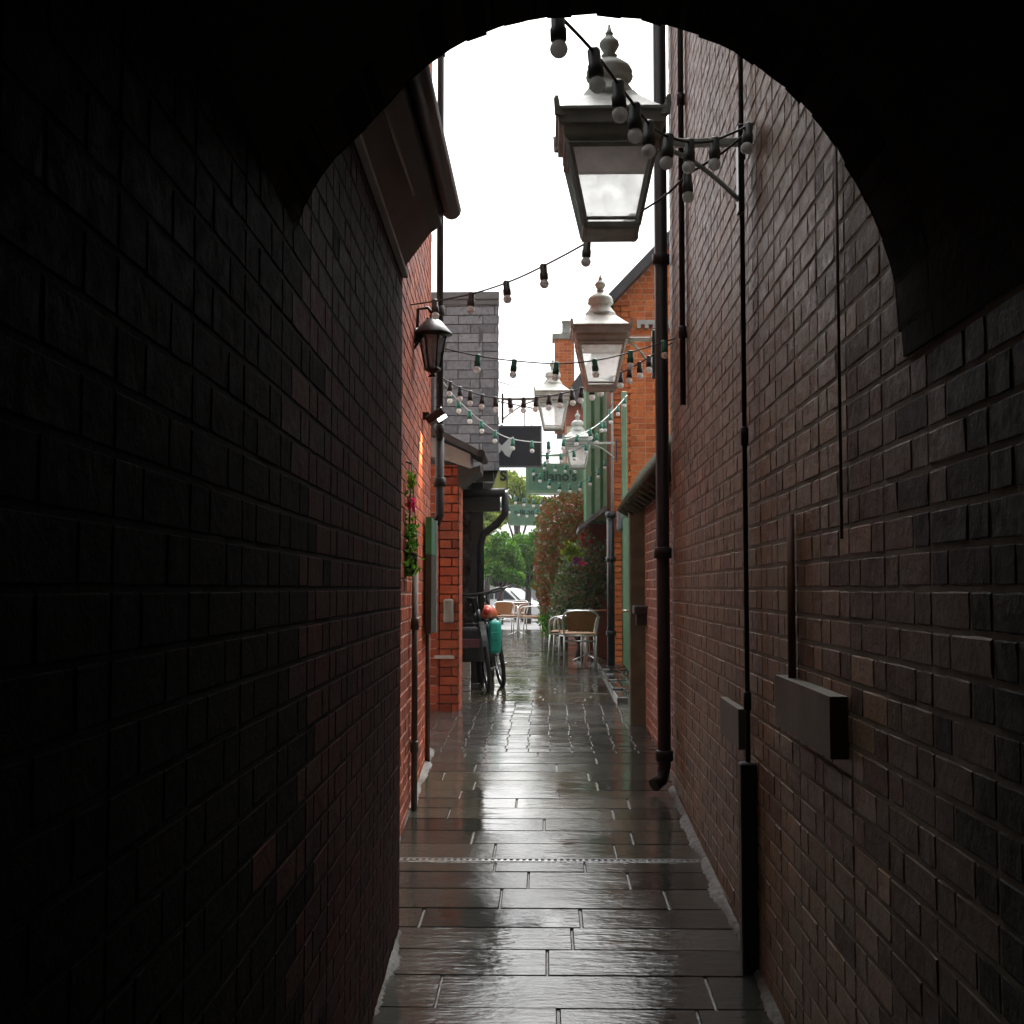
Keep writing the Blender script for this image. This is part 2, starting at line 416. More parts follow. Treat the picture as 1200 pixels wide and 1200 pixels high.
# ------------------------------------------------------------------ world and light
w = bpy.data.worlds.new('World'); sc.world = w; w.use_nodes = True
nt = w.node_tree; bg = nt.nodes['Background']
SUN_EL, SUN_AZ = R(58), R(18)          # azimuth from straight ahead, towards the right
sky = N(nt, 'ShaderNodeTexSky', sky_type='NISHITA'); sky.sun_disc = False
sky.sun_elevation = SUN_EL; sky.sun_rotation = SUN_AZ
sky.air_density = 1.5; sky.dust_density = 6; sky.ozone_density = 1
hs = N(nt, 'ShaderNodeHueSaturation'); hs.inputs['Saturation'].default_value = .12
nt.links.new(sky.outputs[0], hs.inputs['Color']); nt.links.new(hs.outputs[0], bg.inputs[0])
bg.inputs[1].default_value = .13
sun = bpy.data.lights.new('sun', 'SUN'); sun.energy = .7; sun.angle = R(25); sun.color = (1, .97, .92)
sun_o = bpy.data.objects.new('sun', sun); COL.objects.link(sun_o)
sd = Vector((math.sin(SUN_AZ) * math.cos(SUN_EL), math.cos(SUN_AZ) * math.cos(SUN_EL), math.sin(SUN_EL)))
sun_o.rotation_euler = sd.to_track_quat('Z', 'Y').to_euler()
sc.view_settings.view_transform = 'Standard'; sc.view_settings.look = 'None'
sc.view_settings.exposure = 1.7; sc.view_settings.gamma = 1
sc.cycles.use_denoising = True
sc.cycles.max_bounces = 8; sc.cycles.diffuse_bounces = 4; sc.cycles.transparent_max_bounces = 16
sc.cycles.sample_clamp_indirect = 6

# ------------------------------------------------------------------ ground
ys = [-40, -12] + [i * 1.0 for i in range(-9, 60)] + [70, 100, 160, 250]
vs = []; fs = []
for y in ys:
    for x in (-120, -12, -3, 3, 12, 120): vs.append((x, y, ground(max(y, -10)) - .0075))
for i in range(len(ys) - 1):
    for k in range(5): fs.append([i * 6 + k, i * 6 + k + 1, (i + 1) * 6 + k + 1, (i + 1) * 6 + k])
g = MB(); g.add(vs, fs); tag(g.build('ground', M['joint']), 'wet mortar bed of the alley floor and land around it', 'ground', kind='structure')
g = MB()
yy = [33 + i * 2.7 for i in range(11)] + [75, 110, 160]
g.add([(x, y, ground(y) - .004) for y in yy for x in (-60, 60)], [[2 * i, 2 * i + 1, 2 * i + 3, 2 * i + 2] for i in range(len(yy) - 1)])
tag(g.build('car_park', M['asphalt']), 'wet grey asphalt of the car park beyond the alley', 'car park', kind='structure')

def slab(mb, x0, x1, y0, y1, rd, j=.004, dz=.0013, bev=.004, mi=0):
    x0 += j / 2 + rd.uniform(0, .003); x1 -= j / 2 + rd.uniform(0, .003); y0 += j / 2 + rd.uniform(0, .003); y1 -= j / 2 + rd.uniform(0, .003)
    t = rd.uniform(-dz, dz); tx = rd.uniform(-dz, dz) * .6; ty = rd.uniform(-dz, dz) * .6
    o = [(x0, y0), (x1, y0), (x1, y1), (x0, y1)]
    tl_ = [-tx - ty, tx - ty, tx + ty, -tx + ty]
    i_ = [(x0 + bev, y0 + bev), (x1 - bev, y0 + bev), (x1 - bev, y1 - bev), (x0 + bev, y1 - bev)]
    vs = [(x, y, ground(y) - .03) for x, y in o] + [(x, y, ground(y) - .006 + t + q) for (x, y), q in zip(o, tl_)] + [(x, y, ground(y) + t + q) for (x, y), q in zip(i_, tl_)]
    fs = [[8, 9, 10, 11]]
    for k in range(4):
        q = (k + 1) % 4; fs += [[k, q, 4 + q, 4 + k], [4 + k, 4 + q, 8 + q, 8 + k]]
    mb.add(vs, fs, mi)
def left_edge(y): return -.56 - .006 * y if y < 5.05 else (-.715 - .03 * (y - 5.06) if y < 9.5 else -1.25)
def right_edge(y): return .70 + .01 * y if y < 8.05 else (.80 if y < 12.2 else 1.05)

rd = random.Random(5); mb = MB()
y = -9.0
while y < 9.38:
    d = rd.uniform(.26, .325)
    if y < 6.16 < y + d + .1: d = 6.16 - y
    if abs(y - 6.16) < 1e-6: y = 6.235
    if y + d > 9.2: d = 9.4 - y
    x = left_edge(y + d / 2) - rd.uniform(.0, .5); xe = right_edge(y + d / 2)
    while x < xe - .02:
        wd = rd.uniform(.42, .95)
        if xe - (x + wd) < .15: wd = xe - x
        a = max(x, left_edge(y + d / 2))
        if x + wd - a > .05: slab(mb, a, min(x + wd, xe), y, y + d, rd, mi=1 if y + rd.gauss(0, .15) < 5.0 else 0)
        x += wd
    y += d
tag(mb.build('stone_paving', [M['slab'], M['slab_riven']]), 'wet dark stone slabs paving the near alley', 'paving', kind='structure')
mb = MB(); y = 9.4
while y < 12.3:
    x = left_edge(10) + rd.uniform(-.02, 0)
    while x < .84:
        slab(mb, x, x + .16, y, y + .145, rd, .003, .0016, .003); x += .16
    y += .145
tag(mb.build('sett_paving', M['sett']), 'band of small grey setts across the alley', 'paving', kind='structure')
mb = MB(); y = 12.3
while y < 33:
    d = rd.uniform(.19, .24); x = -1.4 - rd.uniform(0, .4)
    xe = .66 if y < 17 else 2.2
    while x < xe - .02:
        wd = rd.uniform(.34, .55)
        if xe - (x + wd) < .12: wd = xe - x
        slab(mb, x, x + wd, y, y + d, rd, .008, .003); x += wd
    y += d
tag(mb.build('block_paving', M['block']), 'rows of wet grey blocks paving the far alley', 'paving', kind='structure')
# raised kerb and cobbles before the green gate
mb = MB(); y = 12.35
while y < 17:
    d = rd.uniform(.7, .95); z = ground(y)
    mb.add([], []); mb.box((.68, y + .006, z - .03), (.79, min(y + d, 17.2) - .006, z + .055), bev=.01); y += d
tag(mb.build('kerb', M['sett']), 'low stone kerb in front of the green gate', 'kerb', kind='structure')
mb = MB(); y = 12.35
while y < 17.2:
    x = .80
    while x < 1.1:
        slab(mb, x, x + .13, y, y + .2, rd, .02, .012, .02); x += .13
    y += .2
tag(mb.build('cobbles', M['sett']), 'wet grey cobbles between kerb and green gate', 'cobbles', kind='structure')
# lime mortar fillets where the floor meets the walls
def fillet(xa, ya, xb, yb, s, wd, seed):
    rd = random.Random(seed); mb = MB(); n = int((yb - ya) / .02); vs = []
    for i in range(n + 1):
        t = i / n; y = ya + (yb - ya) * t; x = xa + (xb - xa) * t
        k = wd * (.7 + .25 * math.sin(y * 5.3 + seed) + .2 * math.sin(y * 13.7) + .3 * rd.random()) * max(.3, min(1, 1.1 + .7 * math.sin(y * 1.7 + seed)))
        z = ground(y)
        vs += [(x + s * .03, y, z + .03), (x - s * k * .4, y, z + .014 + rd.uniform(-.005, .005)), (x - s * k, y, z - .012)]
    fs = []
    for i in range(n):
        for q in range(2): fs.append([i * 3 + q, i * 3 + q + 1, i * 3 + q + 4, i * 3 + q + 3])
    mb.add(vs, fs, 0, True)
    return tag(mb.build('mortar_edge', M['fillet']), kind='structure')
fillet(.70, 1.5, .78, 8.0, 1, .055, 3)['label'] = 'pale ragged mortar edge along right brick wall'
fillet(-.57, 2.0, -.585, 5.05, -1, .06, 8)['label'] = 'pale ragged mortar edge below dark left wall'
fillet(-.72, 5.15, -.845, 9.45, -1, .05, 12)['label'] = 'pale ragged mortar edge below the red left wall'
# slot drain
mb = MB(); z = ground(6.2)
mb.box((-.735, 6.165, z - .05), (.762, 6.176, z + .003)); mb.box((-.735, 6.222, z - .05), (.762, 6.232, z + .003))
x = -.73
while x < .75:
    mb.box((x, 6.176, z - .04), (x + .014, 6.222, z + .001)); x += .03
tag(mb.build('slot_drain', M['steel']), 'narrow steel slot drain grating across the slabs', 'drain')

# ------------------------------------------------------------------ the archway and the passage
arch_px = [(340, 420), (342, 330), (345, 285), (352, 255), (366, 225), (388, 192), (412, 167), (440, 140), (478, 98), (515, 66), (548, 48), (580, 35), (615, 26), (655, 21), (700, 19), (740, 22),
           (775, 29), (808, 38), (842, 50), (872, 68), (902, 90), (930, 112), (952, 137), (972, 163), (990, 192), (1008, 225), (1024, 258), (1038, 292), (1048, 330), (1056, 420)]
YA = 2.56
arch = [P(a, b_, YA) for a, b_ in arch_px]
def curve_through(pts, n):
    p = [2 * pts[0] - pts[1]] + pts + [2 * pts[-1] - pts[-2]]; out = []
    for i in range(1, len(p) - 2):
        for k in range(n):
            t = k / n; a, b_, c, d = p[i - 1], p[i], p[i + 1], p[i + 2]
            out.append(.5 * ((2 * b_) + (c - a) * t + (2 * a - 5 * b_ + 4 * c - d) * t * t + (3 * b_ - a - 3 * c + d) * t ** 3))
    return out + [pts[-1]]
arch = curve_through(arch, 3)
rd = random.Random(4); fine = []
for a, b_ in zip(arch[:-1], arch[1:]):
    k = max(1, int((b_ - a).length / .035))
    for i in range(k):
        p = a.lerp(b_, i / k); fine.append(Vector((p.x, YA, p.z)) + Vector((rd.uniform(-.0015, .0015), 0, rd.uniform(-.002, .002))))
fine.append(arch[-1])
XL, XR = fine[0].x - .02, fine[-1].x + .03
outline = [Vector((XL, YA, -.6))] + [Vector((XL, YA, fine[0].z))] + fine + [Vector((XR, YA, fine[-1].z)), Vector((XR, YA, -.6))]
pb = thing('passage_building', 'dark sooty brick building with low arched passage framing the alley', 'building', (0, 0, 0))
mb = MB(); n = len(outline)
def sheet(pts, y0, y1, mi=0):
    k = len(pts); ny = 6
    v_ = [Vector((p.x, y0 + (y1 - y0) * j / ny, p.z)) for j in range(ny + 1) for p in pts]
    mb.add(v_, [[j * k + i, j * k + i + 1, (j + 1) * k + i + 1, (j + 1) * k + i] for j in range(ny) for i in range(k - 1)], mi)
sheet(outline, YA - .22, -9)
# arch ring of header bricks, each a little out of line
ring = [p for p in fine]
for a, b_ in zip(ring[:-1:2], ring[2::2]):
    c = Vector((.14, YA, 1.95)); da = (a - c).normalized(); db = (b_ - c).normalized()
    e = rd.uniform(-.001, .001); y0 = YA + rd.uniform(-.006, .006)
    t = (b_ - a).normalized() * -.0012
    q = [a + t + da * e, b_ - t + db * e, b_ - t + db * .22, a + t + da * .22]
    mb.prism([Vector((p.x, y0, p.z)) for p in q], (0, -.23, 0), 1)
# face wall above and beside the opening, and the mass behind it
top = 6.6
out2 = [Vector((p.x, YA - .015, p.z)) for p in outline]
face = [Vector((-4.5, YA - .015, -.6))] + out2 + [Vector((4.5, YA - .015, -.6)), Vector((4.5, YA - .015, top)), Vector((-4.5, YA - .015, top))]
def wedge(pts):
    mb.prism(pts, (0, -.2, 0), 0)
for a, b_ in zip(out2[:-1], out2[1:]):
    if abs(a.x - b_.x) > 1e-4: wedge([a, b_, Vector((b_.x, b_.y, top)), Vector((a.x, a.y, top))])
wedge([Vector((-4.5, YA - .015, -.6)), out2[0], Vector((XL, YA - .015, top)), Vector((-4.5, YA - .015, top))])
wedge([out2[-1], Vector((4.5, YA - .015, -.6)), Vector((4.5, YA - .015, top)), Vector((XR, YA - .015, top))])
mb.box((-4.5, -9.3, top), (4.5, YA + .1, top + .2), 0)
mb.box((-4.5, -9.3, -.6), (4.5, -9.0, top), 0)  # added end wall, unseen, shuts daylight out of the passage
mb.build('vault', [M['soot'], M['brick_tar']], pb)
mb = MB(); mb.box((-4.5, -9, -.6), (-4.3, YA - .25, top)); mb.build('wall', M['soot'], pb); mb = MB(); mb.box((4.3, -9, -.6), (4.5, YA - .25, top)); mb.build('wall', M['soot'], pb)

# ------------------------------------------------------------------ right: tall old brick wall
RS = random.Random(77)
rb = thing('brick_building', 'tall old brown brick building along the right side with pipes on wall', 'building', (.74, 5, 0))
ib = Matrix.Translation((-.74, -5, 0))
def part(mb, name, mats, parent):
    """mesh given in world coordinates, stored relative to its thing"""
    o = mb.build(name, mats, parent); o.matrix_parent_inverse = Matrix.Translation(-parent.location); return o
W0 = Vector((.703, .95, -.15)); W1 = Vector((.785, 8.02, -.15)); uR = (W1 - W0).normalized(); nR = Vector((-uR.y, uR.x, 0))
LR = (W1 - W0).length
def RWp(Y, d=0, z=0):
    t = (Y - W0.y) / uR.y; p = W0 + uR * t + nR * d; return Vector((p.x, p.y, z))
mb = MB(); bricks(mb, W0, uR, nR, rect(LR, 6.8), jit=.002, proud=.0007, joint=.0105, thick=.3, seed=21, edge=.003, rough=.0012, mif=lambda u_, v_: (lambda q: 2 if q < 1.35 else 3 if q < 2.1 else 0)(u_ + RS.gauss(0, .16) - .12 * (v_ - 1.5)))  # bricks step darker into the passage, its shade painted by material
mb.box((1.05, 2.7, -.15), (4.5, 7.9, 6.6), 1)
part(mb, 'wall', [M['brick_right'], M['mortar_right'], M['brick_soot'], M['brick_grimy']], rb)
mb = MB(); mb.box((.6, 2.7, 6.66), (4.6, 8.15, 6.8)); part(mb, 'roof', M['roof_dark'], rb)
def drain_pipe(path, r, collars, mat, parent, name='drainpipe', cr=1.35):
    mb = MB(); mb.tube(path, r, 12)
    for c in collars:
        c = Vector(c); mb.lathe([(r * 1.05, -.035), (r * cr, -.03), (r * cr, .03), (r * 1.05, .035)], c, 12)
    return part(mb, name, mat, parent)
# the thick pipe at the far corner, its shoe on the floor
bp = RWp(7.9, .065); 
zb = ground(7.9)
drain_pipe([(bp.x, 7.9, 6.7), (bp.x, 7.9, zb + .16), (bp.x - .02, 7.88, zb + .08), (bp.x - .07, 7.84, zb + .05)], .041, [(bp.x, 7.9, z) for z in (1.72, 3.55, 5.3)] + [(bp.x, 7.9, zb + .22)], M['pipe_black'], rb)
a = RWp(4.62, .028); drain_pipe([(a.x, a.y, 6.5), (a.x, a.y, .88)], .009, [(a.x, a.y, z) for z in (1.1, 2.05, 3.1)], M['pipe_black'], rb, 'conduit', 1.6)
mb = MB(); a = RWp(4.62, .03); mb.box((a.x - .03, 4.585, ground(4.6) - .02), (a.x + .05, 4.655, .885), bev=.006); part(mb, 'conduit_cover', M['pipe_black'], rb)
a = RWp(6.95, .025); drain_pipe([(a.x, a.y, 6.5), (a.x, a.y, 2.5)], .016, [(a.x, a.y, z) for z in (2.9, 4.2)], M['pipe_black'], rb, 'conduit', 1.4)
a = RWp(3.78, .018); drain_pipe([(a.x, a.y, 1.72), (a.x, a.y, 1.17)], .012, [], M['pipe_rust'], rb, 'conduit')
a = RWp(3.1, .016); drain_pipe([(a.x, a.y, 2.9), (a.x, a.y, 1.62)], .004, [], M['pipe_brown'], rb, 'cable')
mb = MB()
def wall_box(Ya, Yb, za, zb_, d):
    a = RWp(Ya, d); c = RWp(Yb, d); e = RWp(Yb, -.02); f_ = RWp(Ya, -.02)
    mb.prism([(p.x, p.y, za) for p in (a, c, e, f_)], (0, 0, zb_ - za))
wall_box(3.13, 3.92, 1.09, 1.24, .045); mb.build('vent_box', M['stone_box'], rb).matrix_parent_inverse = Matrix.Translation(-rb.location)
mb = MB(); wall_box(4.85, 5.4, .9, 1.05, .03); mb.build('stone_ledge', M['stone_box'], rb).matrix_parent_inverse = Matrix.Translation(-rb.location)

# ------------------------------------------------------------------ left: low building with eaves just outside the arch
lb = thing('eaved_outbuilding', 'low dark red brick building with oversailing dark eaves just left of the arch', 'building', (-.6, 4, 0))
L0 = Vector((-.468, .95, -.15)); L1 = Vector((-.575, 5.06, -.15)); uL = (L1 - L0).normalized(); nL = Vector((uL.y, -uL.x, 0))
LL = (L1 - L0).length
mb = MB(); bricks(mb, L0, uL, nL, rect(LL, 2.92), jit=.001, proud=.0006, joint=.009, edge=.002, seed=33, rough=.0007, mif=lambda u_, v_: 2 if u_ + RS.gauss(0, .25) < 1.75 else 0)  # passage stretch takes the bricks with shade in their colour
bricks(mb, L1 + nL * -.01, -nL, uL, rect(.15, 2.92), seed=34, thick=.2)
mb.box((-3.5, 2.7, -.15), (-.85, 5.0, 2.9), 1)
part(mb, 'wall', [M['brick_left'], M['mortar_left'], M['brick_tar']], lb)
mb = MB(); mb.prism([(-.60, 2.58, 2.775), (-.47, 2.58, 2.95), (-.425, 2.58, 2.98), (-.415, 2.58, 3.09), (-2.8, 2.58, 4.9), (-2.8, 2.58, 2.775)], (0, 2.56, 0))
part(mb, 'roof', M['roof_dark'], lb)
mb = MB(); a0 = L0 + uL * 1.65; mb.prism([(a0.x + .0, 2.6, 2.745), (a0.x + .022, 2.6, 2.745), (a0.x + .022, 2.6, 2.765), (a0.x, 2.6, 2.765)], (-.063, 2.46, 0)); part(mb, 'wall_plate', M['render_grey'], lb)
mb = MB(); mb.tube([(-.385, 2.6, 3.05), (-.385, 5.16, 3.05)], .04, 12); part(mb, 'gutter', M['pipe_black'], lb)
mb = MB(); mb.tube([(-.475, 3.2, 2.91), (-.475, 4.5, 2.91)], .007, 8); part(mb, 'conduit', M['pipe_brown'], lb)

# ------------------------------------------------------------------ left: tall red building
tb = thing('tall_brick_house', 'tall red brick house on the left carrying lantern, flower basket and board', 'building', (-.8, 7, 0))
T0 = Vector((-.70, 5.1, -.1)); T1 = Vector((-.862, 9.5, -.1)); uT = (T1 - T0).normalized(); nT = Vector((uT.y, -uT.x, 0)); LT = (T1 - T0).length
def LWp(Y, d=0, z=0):
    t = (Y - T0.y) / uT.y; p = T0 + uT * t + nT * d; return Vector((p.x, p.y, z))
mb = MB(); bricks(mb, T0, uT, nT, rect(LT, 7.6), seed=41, proud=.003, joint=.009, edge=.003, bond='flemish')
mb.box((-4, 5.15, -.1), (-1.15, 9.45, 7.5), 1)
part(mb, 'wall', [M['brick_red'], M['mortar_red']], tb)
mb = MB(); mb.prism([(-.6, 5.1, 7.5), (-4, 5.1, 9.5), (-4, 5.1, 7.5)], (0, 4.45, 0)); part(mb, 'roof', M['roof_dark'], tb)
drain_pipe([(-.80, 9.56, 7.5), (-.80, 9.56, 2.62)], .026, [(-.80, 9.56, z) for z in (2.7, 3.6, 4.6, 5.6)], M['pipe_black'], tb)
drain_pipe([(-.80, 9.58, 2.64), (-.80, 9.58, 2.05), (-.83, 9.56, 1.98)], .034, [(-.80, 9.58, 2.3)], M['pipe_black'], tb)
a = LWp(7.35, .03); drain_pipe([(a.x, a.y, 1.6), (a.x, a.y, ground(7.35))], .018, [(a.x, a.y, z) for z in (.6, 1.3)], M['pipe_brown'], tb)
a = LWp(8.9, .02); drain_pipe([(a.x, a.y, 1.45), (a.x, a.y, ground(8.9))], .016, [], M['pipe_rust'], tb)

# ------------------------------------------------------------------ left: pier, pent roof and slate-hung house
YP = 11.7
ph = thing('pent_roofed_shop', 'low building with orange brick pier and pale gablet under dark pent roof', 'building', (-1, YP, 0))
a, b_ = P(500, 832, YP), P(537, 832, YP)
mb = MB(); bricks(mb, (a.x, YP, ground(YP) - .1), (1, 0, 0), (0, -1, 0), rect(b_.x - a.x, 2.33 + .02), seed=51, proud=.0025, joint=.008, edge=.002, course=.083, thick=.3, bond='flemish')
bricks(mb, (b_.x, YP, ground(YP) - .1), (0, 1, 0), (1, 0, 0), rect(.5, 2.35), seed=52, proud=.0025, joint=.008, edge=.002, course=.083, thick=.2)
part(mb, 'brick_pier', [M['brick_red'], M['mortar_red']], ph)
mb = MB(); q = P(509, 768, YP - .03); q2 = P(532, 772, YP - .03); mb.box((q.x, YP - .03, q2.z), (q2.x, YP + .05, q.z)); part(mb, 'stone_band', M['render_grey'], ph)
mb = MB(); q = P(520, 702, YP - .06); q2 = P(531, 730, YP - .06); mb.box((q.x, YP - .09, q2.z), (q2.x, YP - .01, q.z), bev=.012); part(mb, 'meter_box', M['meter'], ph)
def pane(px, Y, thick, name, mat, parent):
    mb = MB(); mb.prism([P(x, y, Y) for x, y in px], (0, thick, 0)); return part(mb, name, mat, parent)
pane([(505, 512), (551, 532), (551, 549), (528, 541), (505, 535)], YP - .05, .5, 'gablet', M['render_grey'], ph)
pane([(502, 497), (515, 503), (561, 527), (561, 534), (515, 512), (502, 507)], YP - .2, .75, 'pent_roof', M['roof_dark'], ph)
pane([(536, 543), (551, 549), (563, 545), (563, 552), (537, 570)], YP - .03, .5, 'soffit', M['timber_dark'], ph)
mb = MB(); q = P(565, 534, YP); mb.tube([(q.x, YP - .22, q.z), (q.x, YP + .5, q.z)], .035, 10); part(mb, 'gutter', M['pipe_black'], ph)
mb = MB(); mb.box((-4, YP + .32, .3), (-.98, 13.4, 2.85)); part(mb, 'wall', M['shop_black'], ph)

YS = 13.5
sh = thing('slate_hung_house', 'house with grey slate hung upper wall above a black shopfront', 'building', (-1, YS, 0))
a, b_, c = P(508, 552, YS), P(583, 552, YS), P(583, 343, YS)
mb = MB(); bricks(mb, (a.x, YS, a.z), (1, 0, 0), (0, -1, 0), rect(b_.x - a.x, c.z - a.z - .08), course=.098, bl=.26, joint=.005, proud=.012, jit=.003, thick=.2, seed=61, bond='x', edge=.003)
bricks(mb, (b_.x, YS, a.z), (-.07, 1, 0), (1, .07, 0), rect(3.4, c.z - a.z - .08), course=.098, bl=.26, joint=.005, proud=.012, seed=62, thick=.2, bond='x', edge=.003)
mb.box((-4, YS + .21, a.z), (b_.x - .45, YS + 3.4, c.z - .08), 1)
part(mb, 'slate_cladding', [M['slate'], M['slate_back']], sh)
mb = MB(); mb.prism([(a.x - .3, YS - .05, c.z - .075), (b_.x + .02, YS - .05, c.z - .075), (b_.x - .23, YS + 3.45, c.z - .075), (a.x - .3, YS + 3.45, c.z - .075)], (0, 0, .075)); mb.box((a.x - .3, YS - .03, c.z - .13), (b_.x + .015, YS + .1, c.z - .078)); part(mb, 'lead_capping', M['lead'], sh)
mb = MB(); mb.box((-4, YS + .12, .35), (-1.0, 17, a.z - .003)); mb.box((-.99, YS + .15, a.z - .1), (b_.x - .05, YS + .3, a.z - .004)); part(mb, 'shopfront', M['shop_black'], sh)
q0, q1 = P(538, 600, 14.6), P(553, 720, 14.6)
mb = MB(); mb.box((q0.x, 14.55, .7), (q1.x, 14.6, q0.z)); part(mb, 'shop_window', M['shop_window'], sh)
q0, q1 = P(552, 590, 14.4), P(566, 720, 14.4)
mb = MB(); mb.box((q0.x, 14.4, .4), (q1.x, 14.52, 2.75)); part(mb, 'corner_post', M['shop_black'], sh)
mb = MB(); mb.tube([P(540, 579, 13.75), P(592, 577, 13.75)], .05, 10); mb.tube([P(592, 577, 13.75), P(592, 602, 13.75), P(582, 614, 13.75), P(566, 626, 13.75), P(563, 640, 13.75), P(563, 800, 13.75)], .04, 10)
part(mb, 'gutter', M['pipe_black'], sh)
mb = MB(); mb.box((P(536, 590, 13.9).x, 13.9, P(0, 600, 13.9).z), (P(586, 575, 13.9).x, 14.0, P(0, 575, 13.9).z)); part(mb, 'fascia', M['timber_dark'], sh)

# ------------------------------------------------------------------ right beyond the pipe: garden wall, gate post, green gate
gw = thing('garden_wall', 'low red brick garden wall with mossy tile coping behind the big drainpipe', 'wall', (.85, 9.5, .3))
mb = MB(); GX = .835
bricks(mb, (GX, 8.05, .15), (0, 1, 0), (-1, 0, 0), rect(2.75, 2.15), seed=71, thick=.22)
part(mb, 'wall', [M['brick_garden'], M['mortar_red']], gw)
mb = MB(); y = 8.05
while y < 11.5:
    mb.prism([(GX - .13, y, 2.17), (GX + .06, y, 2.5), (GX + .3, y, 2.26), (GX + .3, y, 2.22), (GX + .06, y, 2.44), (GX - .10, y, 2.15)], (0, .135, 0))
    y += .14
y = 8.15
while y < 11.5:
    mb.tube([(GX - .15, y, 2.15), (GX + .06, y, 2.5)], .075, 8); y += .34
mb.tube([(GX + .06, 8.05, 2.5), (GX + .06, 11.5, 2.5)], .05, 8)
mb.box((GX + .005, 8.05, 2.1), (GX + .2, 11.5, 2.3)); part(mb, 'tile_coping', M['moss_tile'], gw)
gp = thing('gate_post', 'olive timber gate post with dark ledge beside the garden wall', 'post', (.8, 10.9, ground(10.9)))
mb = MB(); mb.box((.70, 10.83, ground(10.8) - .05), (.9, 10.95, 2.2), bev=.01); part(mb, 'post', M['olive_wood'], gp)
mb = MB(); mb.box((.72, 10.55, 1.29), (.85, 10.82, 1.36), bev=.008); mb.box((.745, 10.6, 1.2), (.83, 10.82, 1.288)); part(mb, 'ledge', M['timber_dark'], gp)
gg = thing('boarded_gate', 'tall pale green boarded gate with brass handle before the gabled house', 'gate', (1, 15.5, ground(15)))
mb = MB(); y0 = 12.6
while y0 < 17.4:
    y1 = min(y0 + .14, 17.4); x0 = .945 + (y0 - 12.6) * .0185
    mb.box((x0, y0 + .004, ground(y0) + .03), (x0 + .035, y1 - .004, 2.42), bev=.004); y0 += .14
mb.box((1.035, 12.6, .5), (1.09, 17.4, 2.35)); part(mb, 'boards', M['green_paint'], gg)
mb = MB(); q = P(738.5, 716, 14.2); mb.box((q.x - .02, 14.1, q.z - .1), (.99, 14.16, q.z + .09)); mb.tube([(q.x - .01, 14.13, q.z), (q.x - .07, 14.13, q.z), (q.x - .07, 14.25, q.z)], .014, 8); part(mb, 'handle', M['brass'], gg)
mb = MB(); mb.box((.93, 12.45, .35), (1.05, 12.58, 2.4), bev=.01); part(mb, 'post', M['green_paint'], gg)

# ------------------------------------------------------------------ right: gabled orange house and its green bay
YG = 17.8
gh = thing('gabled_house', 'orange brick gabled house with green timber bay above the flowers', 'building', (1.5, YG, ground(YG)))
c0 = P(720, 785, YG); wdt = 3.6
zr = P(722, 352, YG).z; zt = P(772, 300, YG).z
slope = (zt - zr) / (P(772, 0, YG).x - P(722, 0, YG).x)
zr0 = zr - slope * (P(722, 0, YG).x - c0.x)
base = .4
poly = [(0, 0), (wdt, 0), (wdt, zr0 - base), (wdt / 2, zr0 - base + slope * wdt / 2), (0, zr0 - base)]
mb = MB(); bricks(mb, (c0.x, YG, base), (1, 0, 0), (0, -1, 0), poly, seed=81, proud=.0025, joint=.008, edge=.002, course=.083, thick=.25)
bricks(mb, (c0.x, YG, base), (0, 1, 0), (-1, 0, 0), rect(9, zr0 - base), seed=82, proud=.0025, joint=.008, edge=.002, course=.083, thick=.25)
mb.box((c0.x + .26, YG + .26, base), (c0.x + wdt, YG + 9, zr0), 1)
part(mb, 'wall', [M['brick_orange'], M['mortar_orange']], gh)
mb = MB(); th = .14
ov = .18
for s in (1, -1):
    xe = c0.x - ov if s == 1 else c0.x + wdt + ov; xm = c0.x + wdt / 2; ze = zr0 - slope * ov; zm = zr0 + slope * wdt / 2
    mb.prism([(xe, YG - .3, ze), (xm, YG - .3, zm), (xm, YG - .3, zm + .2), (xe, YG - .3, ze + .17)], (0, 9.6, 0))
part(mb, 'roof', M['roof_dark'], gh)
mb = MB(); q = P(746, 376, YG); q2 = P(772, 381, YG); mb.box((q.x, YG - .06, q2.z), (q2.x + .5, YG + .02, q.z))
for i in range(8): mb.box((q.x + i * .11, YG - .1, q2.z - .06), (q.x + i * .11 + .05, YG - .01, q2.z - .002))
part(mb, 'dentil_course', M['render_grey'], gh)
q = P(715.5, 600, 17.4); drain_pipe([(q.x, 17.4, 2.55), (q.x, 17.4, ground(17.4))], .052, [(q.x, 17.4, z) for z in (.9, 1.9, 2.5)], M['iron'], gh)
q = P(715.5, 600, 17.5); drain_pipe([(q.x - .02, 17.55, zr0), (q.x - .02, 17.55, 2.5)], .03, [], M['pipe_rust'], gh)
q = P(718.5, 600, 17.5); drain_pipe([(q.x, 17.6, 4.3), (q.x, 17.6, 2.3)], .015, [], M['render_grey'], gh)
q = P(732, 600, 14.5); mb = MB(); mb.box((q.x - .03, 14.47, 2.3), (q.x + .03, 14.53, P(0, 462, 14.5).z), bev=.006)
tag(mb.build('green_pole', M['green_pale']), 'slim pale green pole rising above the boarded gate', 'pole')
YB = 19.0
q0 = P(687, 441, YB); q1 = P(713, 612, YB)
mb = MB(); mb.box((q0.x, YB, q1.z), (q1.x + .25, YB + 1.6, q0.z)); part(mb, 'bay', M['green_paint'], gh)
mb = MB()
for px in (689.5, 700, 710): 
    q = P(px, 500, YB - .02); mb.box((q.x - .04, YB - .045, q1.z + .01), (q.x + .04, YB - .003, q0.z - .01))
for py in (446, 522, 606):
    q = P(690, py, YB - .02); mb.box((q0.x + .005, YB - .03, q.z - .045), (q1.x - .01, YB - .004, q.z + .045))
part(mb, 'bay_frame', M['green_pale'], gh)
